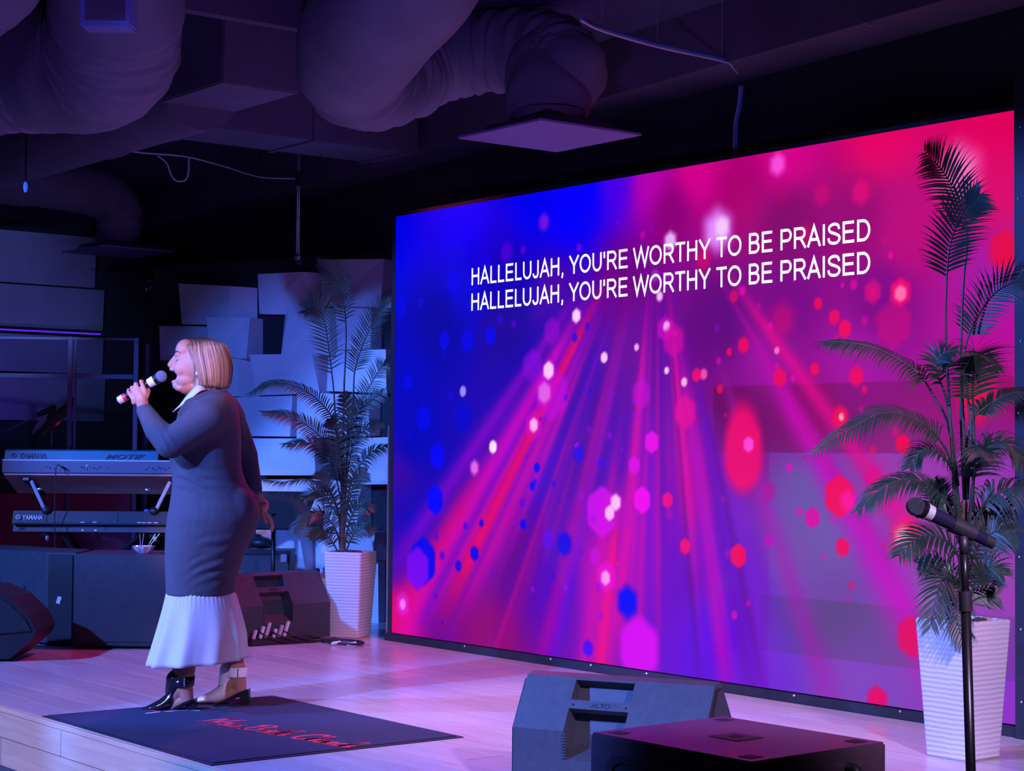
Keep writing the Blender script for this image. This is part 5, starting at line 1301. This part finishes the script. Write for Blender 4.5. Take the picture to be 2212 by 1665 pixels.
# --- hair: shell and combed locks
HV = MB()
hc = Q(450, 776)
HV.ell(Q(449, 779), (S(39), .084, S(48)), 28, 20); HV.ell(Q(461, 803), (S(26), .082, S(31)), 24, 16); HV.ell(Q(460, 819), (S(25), .078, S(13)), 22, 14)
HV.ell(Q(427, 753), (S(21), .056, S(17)), 20, 14)
shell = voxel(HV, 'hair', M_brow, .006, 6, person)
LK_ = MB(); g = np.random.RandomState(21); SHADE = []
def strand(P, w_, sh_):
    LK_.tube(P, w_*np.r_[np.linspace(.6, 1, 5), np.ones(7), np.linspace(1, .3, 4)], 4); SHADE.append(sh_)
def lock(theta, start_px, side, w_, sh_):
    """a strand from the parting over the head to the ends of the bob; theta 0 = behind the ear, 1 = nape"""
    k = theta**3
    out = g.uniform(.97, 1.03)
    P = spline([Q(start_px, 729.5+abs(start_px-432)**2*.0055, .010*side), Q(start_px*.5+.5*(436+theta*52), 740+3*theta, (.066-.010*k)*side*out),
                Q(426+theta*62, 772, (.100-.045*k)*side*out), Q(434+theta*57, 800, (.106-.055*k)*side*out), Q(438+theta*52, 820, (.104-.058*k)*side*out),
                Q(438+theta*48+g.uniform(-2, 2), 835+3*theta+g.uniform(-4, 2), (.090-.052*k)*side)], 16)
    strand(P, w_, sh_)
for s_ in (-1, 1):
    for k in range(54):                      # clumps of fine strands
        th = (k+.5)/46; th = min(th, 1.0)**.95+max(0, th-1); base_ = g.choice([.32, .6, .8, 1.0, 1.2])*g.uniform(.9, 1.1); st_ = 408+th*52+g.uniform(-7, 7)
        for j in range(6): lock(np.clip(th+g.uniform(-.018, .018), 0, 1.17), st_+g.uniform(-3, 3), s_, g.uniform(.0016, .0030), base_*g.uniform(.85, 1.15))
    for k in range(30):                      # swept from the hairline over the temple, a few wisps before the ear
        u_ = g.uniform(0, 1); wisp = k < 9
        e_ = Q(425+g.uniform(-2, 2), 826+g.uniform(-8, 6), .080*s_) if wisp else Q(441+g.uniform(-2, 4), 806+g.uniform(-3, 8), .094*s_)
        P = spline([Q(401+16*u_, 739-4*u_, .010*s_), Q(408+12*u_, 751, (.056+.008*u_)*s_), Q(418+8*u_, 772, .082*s_), Q((425 if wisp else 431)+3*u_, 792, .088*s_), e_], 16)
        strand(P, g.uniform(.0018, .0030), g.uniform(.35, .95))
locks = LK_.build('hair_locks', [], person, True)
for o, fine in ((shell, False), (locks, True)):
    c = get_co(o.data); zt2 = (c[:, 2]-Q(0, 838)[2])/S(112)
    f_ = np.repeat(np.array(SHADE), 64)[:len(c)] if fine else np.full(len(c), .22)
    dark = np.clip((zt2-.84)/.12, 0, 1)
    back = np.clip((c[:, 0]-Q(455, 0)[0])/S(40), 0, 1)
    colr = (1-dark)[:, None]*(np.array([.40, .26, .16])*(1-.35*back)[:, None])*f_[:, None]+dark[:, None]*np.array([.06, .038, .028])
    set_col(o.data, 'tone', colr)
    o.data.materials.clear()
M_hair = attr_mat('blond_hair', 'tone', .42, .5, mul=.15, mscale=40, stretch=(1, 1, .1))
shell.data.materials.append(M_hair); locks.data.materials.append(M_hair)

# --- dress: long fitted knit with sleeves
D_ = MB()
sec = [(842, 428, 490, .075), (852, 414, 500, .115), (866, 400, 508, .165), (890, 388, 515, .195), (925, 379, 519, .198), (962, 368, 520, .196), (990, 367, 520, .190), (1015, 374, 522, .180), (1040, 374, 530, .183),
       (1066, 372, 545, .195), (1092, 368, 558, .212), (1118, 363, 560, .220), (1155, 359, 548, .212), (1195, 358, 527, .198), (1240, 359, 513, .186), (1284, 361, 505, .178)]
rings = []
for py, x0, x1, hy in sec:
    c = Q((x0+x1)/2, py); a = S((x1-x0)/2); ring = []
    for k in range(40):
        t_ = 2*PI*k/40
        ring.append(c+np.array([a*math.cos(t_)*abs(math.cos(t_))**-.12 if abs(math.cos(t_)) > .05 else 0, hy*math.sin(t_)*abs(math.sin(t_))**-.10 if abs(math.sin(t_)) > .05 else 0, 0]))
    rings.append(ring)
D_.loft(rings)
for s_ in (-1, 1):
    D_.ell(Q(398, 962, .085*s_), (S(34), .082, S(34)), 18, 14)        # bust
    D_.ell(Q(510, 1100, .080*s_), (S(47), .098, S(52)), 18, 14)       # seat
D_.cap(QP(462, 884, -.12), QP(448, 902, -.180), .076, .080, 18, 5); D_.cap(QP(448, 902, -.180), QP(372, 957, -.240), .082, .066, 18, 5)
D_.cap(QP(368, 958, -.240), QP(338, 928, -.220), .066, .053, 18, 5); D_.cap(QP(338, 928, -.220), QP(312, 886, -.188), .053, .036, 18, 5)
D_.cap(QP(484, 884, .10), QP(497, 902, .160), .074, .070, 18, 5); D_.cap(QP(497, 902, .160), elr, .066, .056, 18, 5); D_.cap(elr, QP(548, 1058, .172), .054, .040, 18, 5)
M_knit = mat('charcoal_knit', (.044, .048, .060), .9, var=.10, vscale=6, bump=.35, bscale=22, stretch=(1, 1, .8))
dress = voxel(D_, 'dress', M_knit, .007, 4, person)
# soft folds at the waist, bust and elbow
c = get_co(dress.data)
def fold(cx, cy, yy, ang, lam, amp, rx, rz, side=-1):
    global c
    p = Q(cx, cy, yy); d = c-p
    e = np.exp(-((d[:, 0]/rx)**2+(d[:, 2]/rz)**2))*(d[:, 1] < .12)
    ph_ = (d[:, 0]*math.sin(ang)+d[:, 2]*math.cos(ang))/lam*6.28
    c[:, 1] += side*amp*e*np.sin(ph_+1.3*np.sin(d[:, 0]*30))
fold(430, 1040, -.18, .25, .045, .0055, .13, .05); fold(470, 1225, -.18, -.5, .040, .0055, .07, .06); fold(480, 1170, -.2, -.35, .05, .004, .06, .05)
fold(380, 960, -.25, .9, .035, .0035, .05, .05); fold(400, 1000, -.2, .2, .05, .004, .06, .03)
set_co(dress.data, c)
# --- white flounce
rg = []; nA = 220
for i in range(22):
    u_ = i/21; py = 1277+u_*(1427-1277); x0 = 361-42*u_**1.1; x1 = 505+23*min(1, u_*1.6)**.7; hy = .176+.075*u_
    cxp = (x0+x1)/2; a = S((x1-x0)/2); ring = []
    for k in range(nA):
        t_ = 2*PI*k/nA
        pl_ = 1+(.004+.080*u_)*(math.sin(11*t_+1.3*math.sin(2*t_)+.7)*(.7+.3*math.sin(3*t_+1))+.10*math.sin(19*t_+2))
        gather = 1+.010*math.sin(52*t_)*max(0, 1-u_*4)
        ring.append(Q(cxp, py-4*u_*math.cos(t_)*0+u_*7*math.cos(t_)*-1)+np.array([a*math.cos(t_)*pl_*gather, hy*math.sin(t_)*pl_*gather, 0]))
    rg.append(ring)
fl = MB().loft(rg, True, False).build('flounce', mat('white_cotton', (.42, .43, .46), .8, var=.03, bump=.1, bscale=30), person, True)
sd = fl.modifiers.new('s', 'SOLIDIFY'); sd.thickness = .003
# --- collar: two pale points
for s_ in (-1, 1):
    top_e = [Q(447, 834, .050*s_), Q(436, 831, .066*s_), Q(424, 842, .072*s_), Q(408, 860, .066*s_), Q(394, 878, .055*s_), Q(381, 892, .040*s_)]
    bot_e = [Q(455, 846, .078*s_), Q(446, 848, .100*s_), Q(434, 857, .105*s_), Q(418, 870, .098*s_), Q(402, 880, .080*s_), Q(380, 894, .042*s_)]
    A_ = spline(top_e, 16); Bz = spline(bot_e, 16); off = np.array([-.004, .016*s_, .006])
    cl_ = MB().loft([list(A_+off*.6), list((A_+Bz)/2+off*1.2), list(Bz+off)], False, False).build('collar', mat('white_cotton', (.42, .43, .46)), person, True)
    sd = cl_.modifiers.new('s', 'SOLIDIFY'); sd.thickness = .004
# --- shoes: pointed ankle boots cut open at the heel
M_patent = mat('black_patent', (.010, .010, .014), .12, var=.1); M_wpatent = mat('white_patent', (.9, .9, .92), .16, var=.06, bump=.25, bscale=28)
M_heel = mat('black_heel', (.012, .012, .014), .35)
def shoe(label, ox_, oy_, yy, M_up, s=1.0):
    """built about the sole point under the ball, picture offsets relative to the near shoe"""
    sh_ = empty('shoe'); sh_.parent = person; sh_['label'] = label
    def q(px, py, dy=0.0): z_ = QP(px+ox_, py+oy_, yy); z_[1] = yy+dy; return z_
    rings = []
    for px, zb, zt_, hw in ((303, 1533, 1530, .006), (312, 1536, 1525, .020), (326, 1538, 1518, .036), (342, 1538, 1509, .044), (356, 1537, 1498, .047), (366, 1534, 1486, .046), (374, 1530, 1474, .044)):
        c_ = q(px, (zb+zt_)/2); h_ = S((zb-zt_)/2)
        rings.append([c_+np.array([S(4)*(1 if math.sin(a) > 0 else 0)*math.sin(a), hw*math.cos(a)*(1-.25*max(0, math.sin(a))), h_*math.sin(a)]) for a in np.linspace(0, 2*PI, 24, endpoint=False)])
    vm = MB().loft(rings); vm.cap(q(374, 1492), q(381, 1468), .036, .046, 16, 4)
    up = voxel(vm, 'upper', M_up, .005, 4, sh_)
    # ankle strap
    cx_ = q(394, 1470); ring = lambda z_, r_: [cx_+np.array([r_*1.02*math.cos(a), r_*math.sin(a), z_]) for a in np.linspace(0, 2*PI, 32, endpoint=False)]
    MB().loft([ring(-.021, .0505), ring(.021, .0535), ring(.021, .049), ring(-.021, .046), ring(-.021, .0505)], True, False).build('ankle_strap', M_up, sh_, True)
    MB().box(cx_+np.array([.018, -.051, 0]), (.005, .006, .040), bev=.0015).build('buckle', M_steel, sh_)
    # sole, topline strap and block heel
    so_ = [(304, 1533), (330, 1539), (356, 1539.5), (378, 1534), (400, 1522), (421, 1514), (423, 1509), (400, 1516), (378, 1528), (356, 1536), (330, 1537)]
    MB().loft([[q(a, b, -w_) for a, b in so_] for w_ in (.036, .034, -.034, -.036)]).build('sole', M_heel, sh_)
    MB().loft([[q(a, b, d_) for a, b in ((376, 1527), (400, 1514), (421, 1506), (423, 1510), (401, 1519), (378, 1532))] for d_ in (-.042, -.036)]).build('side_strap', M_patent if M_up is M_patent else M_heel, sh_)
    MB().loft([[q(402, 1516, -.030), q(424, 1508, -.030), q(424, 1508, .030), q(402, 1516, .030)], [q(407, 1540, -.024), q(425, 1540, -.024), q(425, 1540, .024), q(407, 1540, .024)]]).build('heel', M_heel if M_up is not M_patent else M_patent, sh_)
    return sh_
shoe('black patent shoe on the near foot', 0, 0, yn, M_patent)
shoe('white patent shoe with a black heel on the far foot', 115, -20, yfr, M_wpatent)

# --- hand-held microphone
mc_ = thing('microphone', 'cordless microphone with pale bands and a red ring held by the singer', 'microphone', person.location, CR)
def al(k): return mA+mx*k*Lmic
MB().ell(al(0), .0255, 22, 16).build('grille', mat('mic_grille_pale', (.24, .27, .34), .4, .5, bump=.8, bscale=700), mc_, True)
MB().tube([al(.10), al(.145)], [.0245, .0225], 20).build('collar', M_blackmetal, mc_, 40)
MB().tube([al(.165), al(.30)], [.0225, .0200], 20).build('head_band', mat('mic_band', (.62, .64, .7), .4), mc_, 40)
MB().tube([al(.12), al(.30), al(.92)], [.0205, .0185, .0165], 20).build('handle', M_blackmetal, mc_, 40)
MB().tube([al(.83), al(.90)], [.0182, .0180], 20).build('red_ring', mat('mic_red', (.60, .03, .06), .4), mc_, 40)
MB().tube([al(.90), al(1.01)], [.0185, .0172], 20).build('tail_band', mat('mic_band', (.62, .64, .7)), mc_, 40)
MB().tube([al(1.0), al(1.02), al(1.04)], [.010, .006, .004], 10).build('aerial', M_steel, mc_, True)
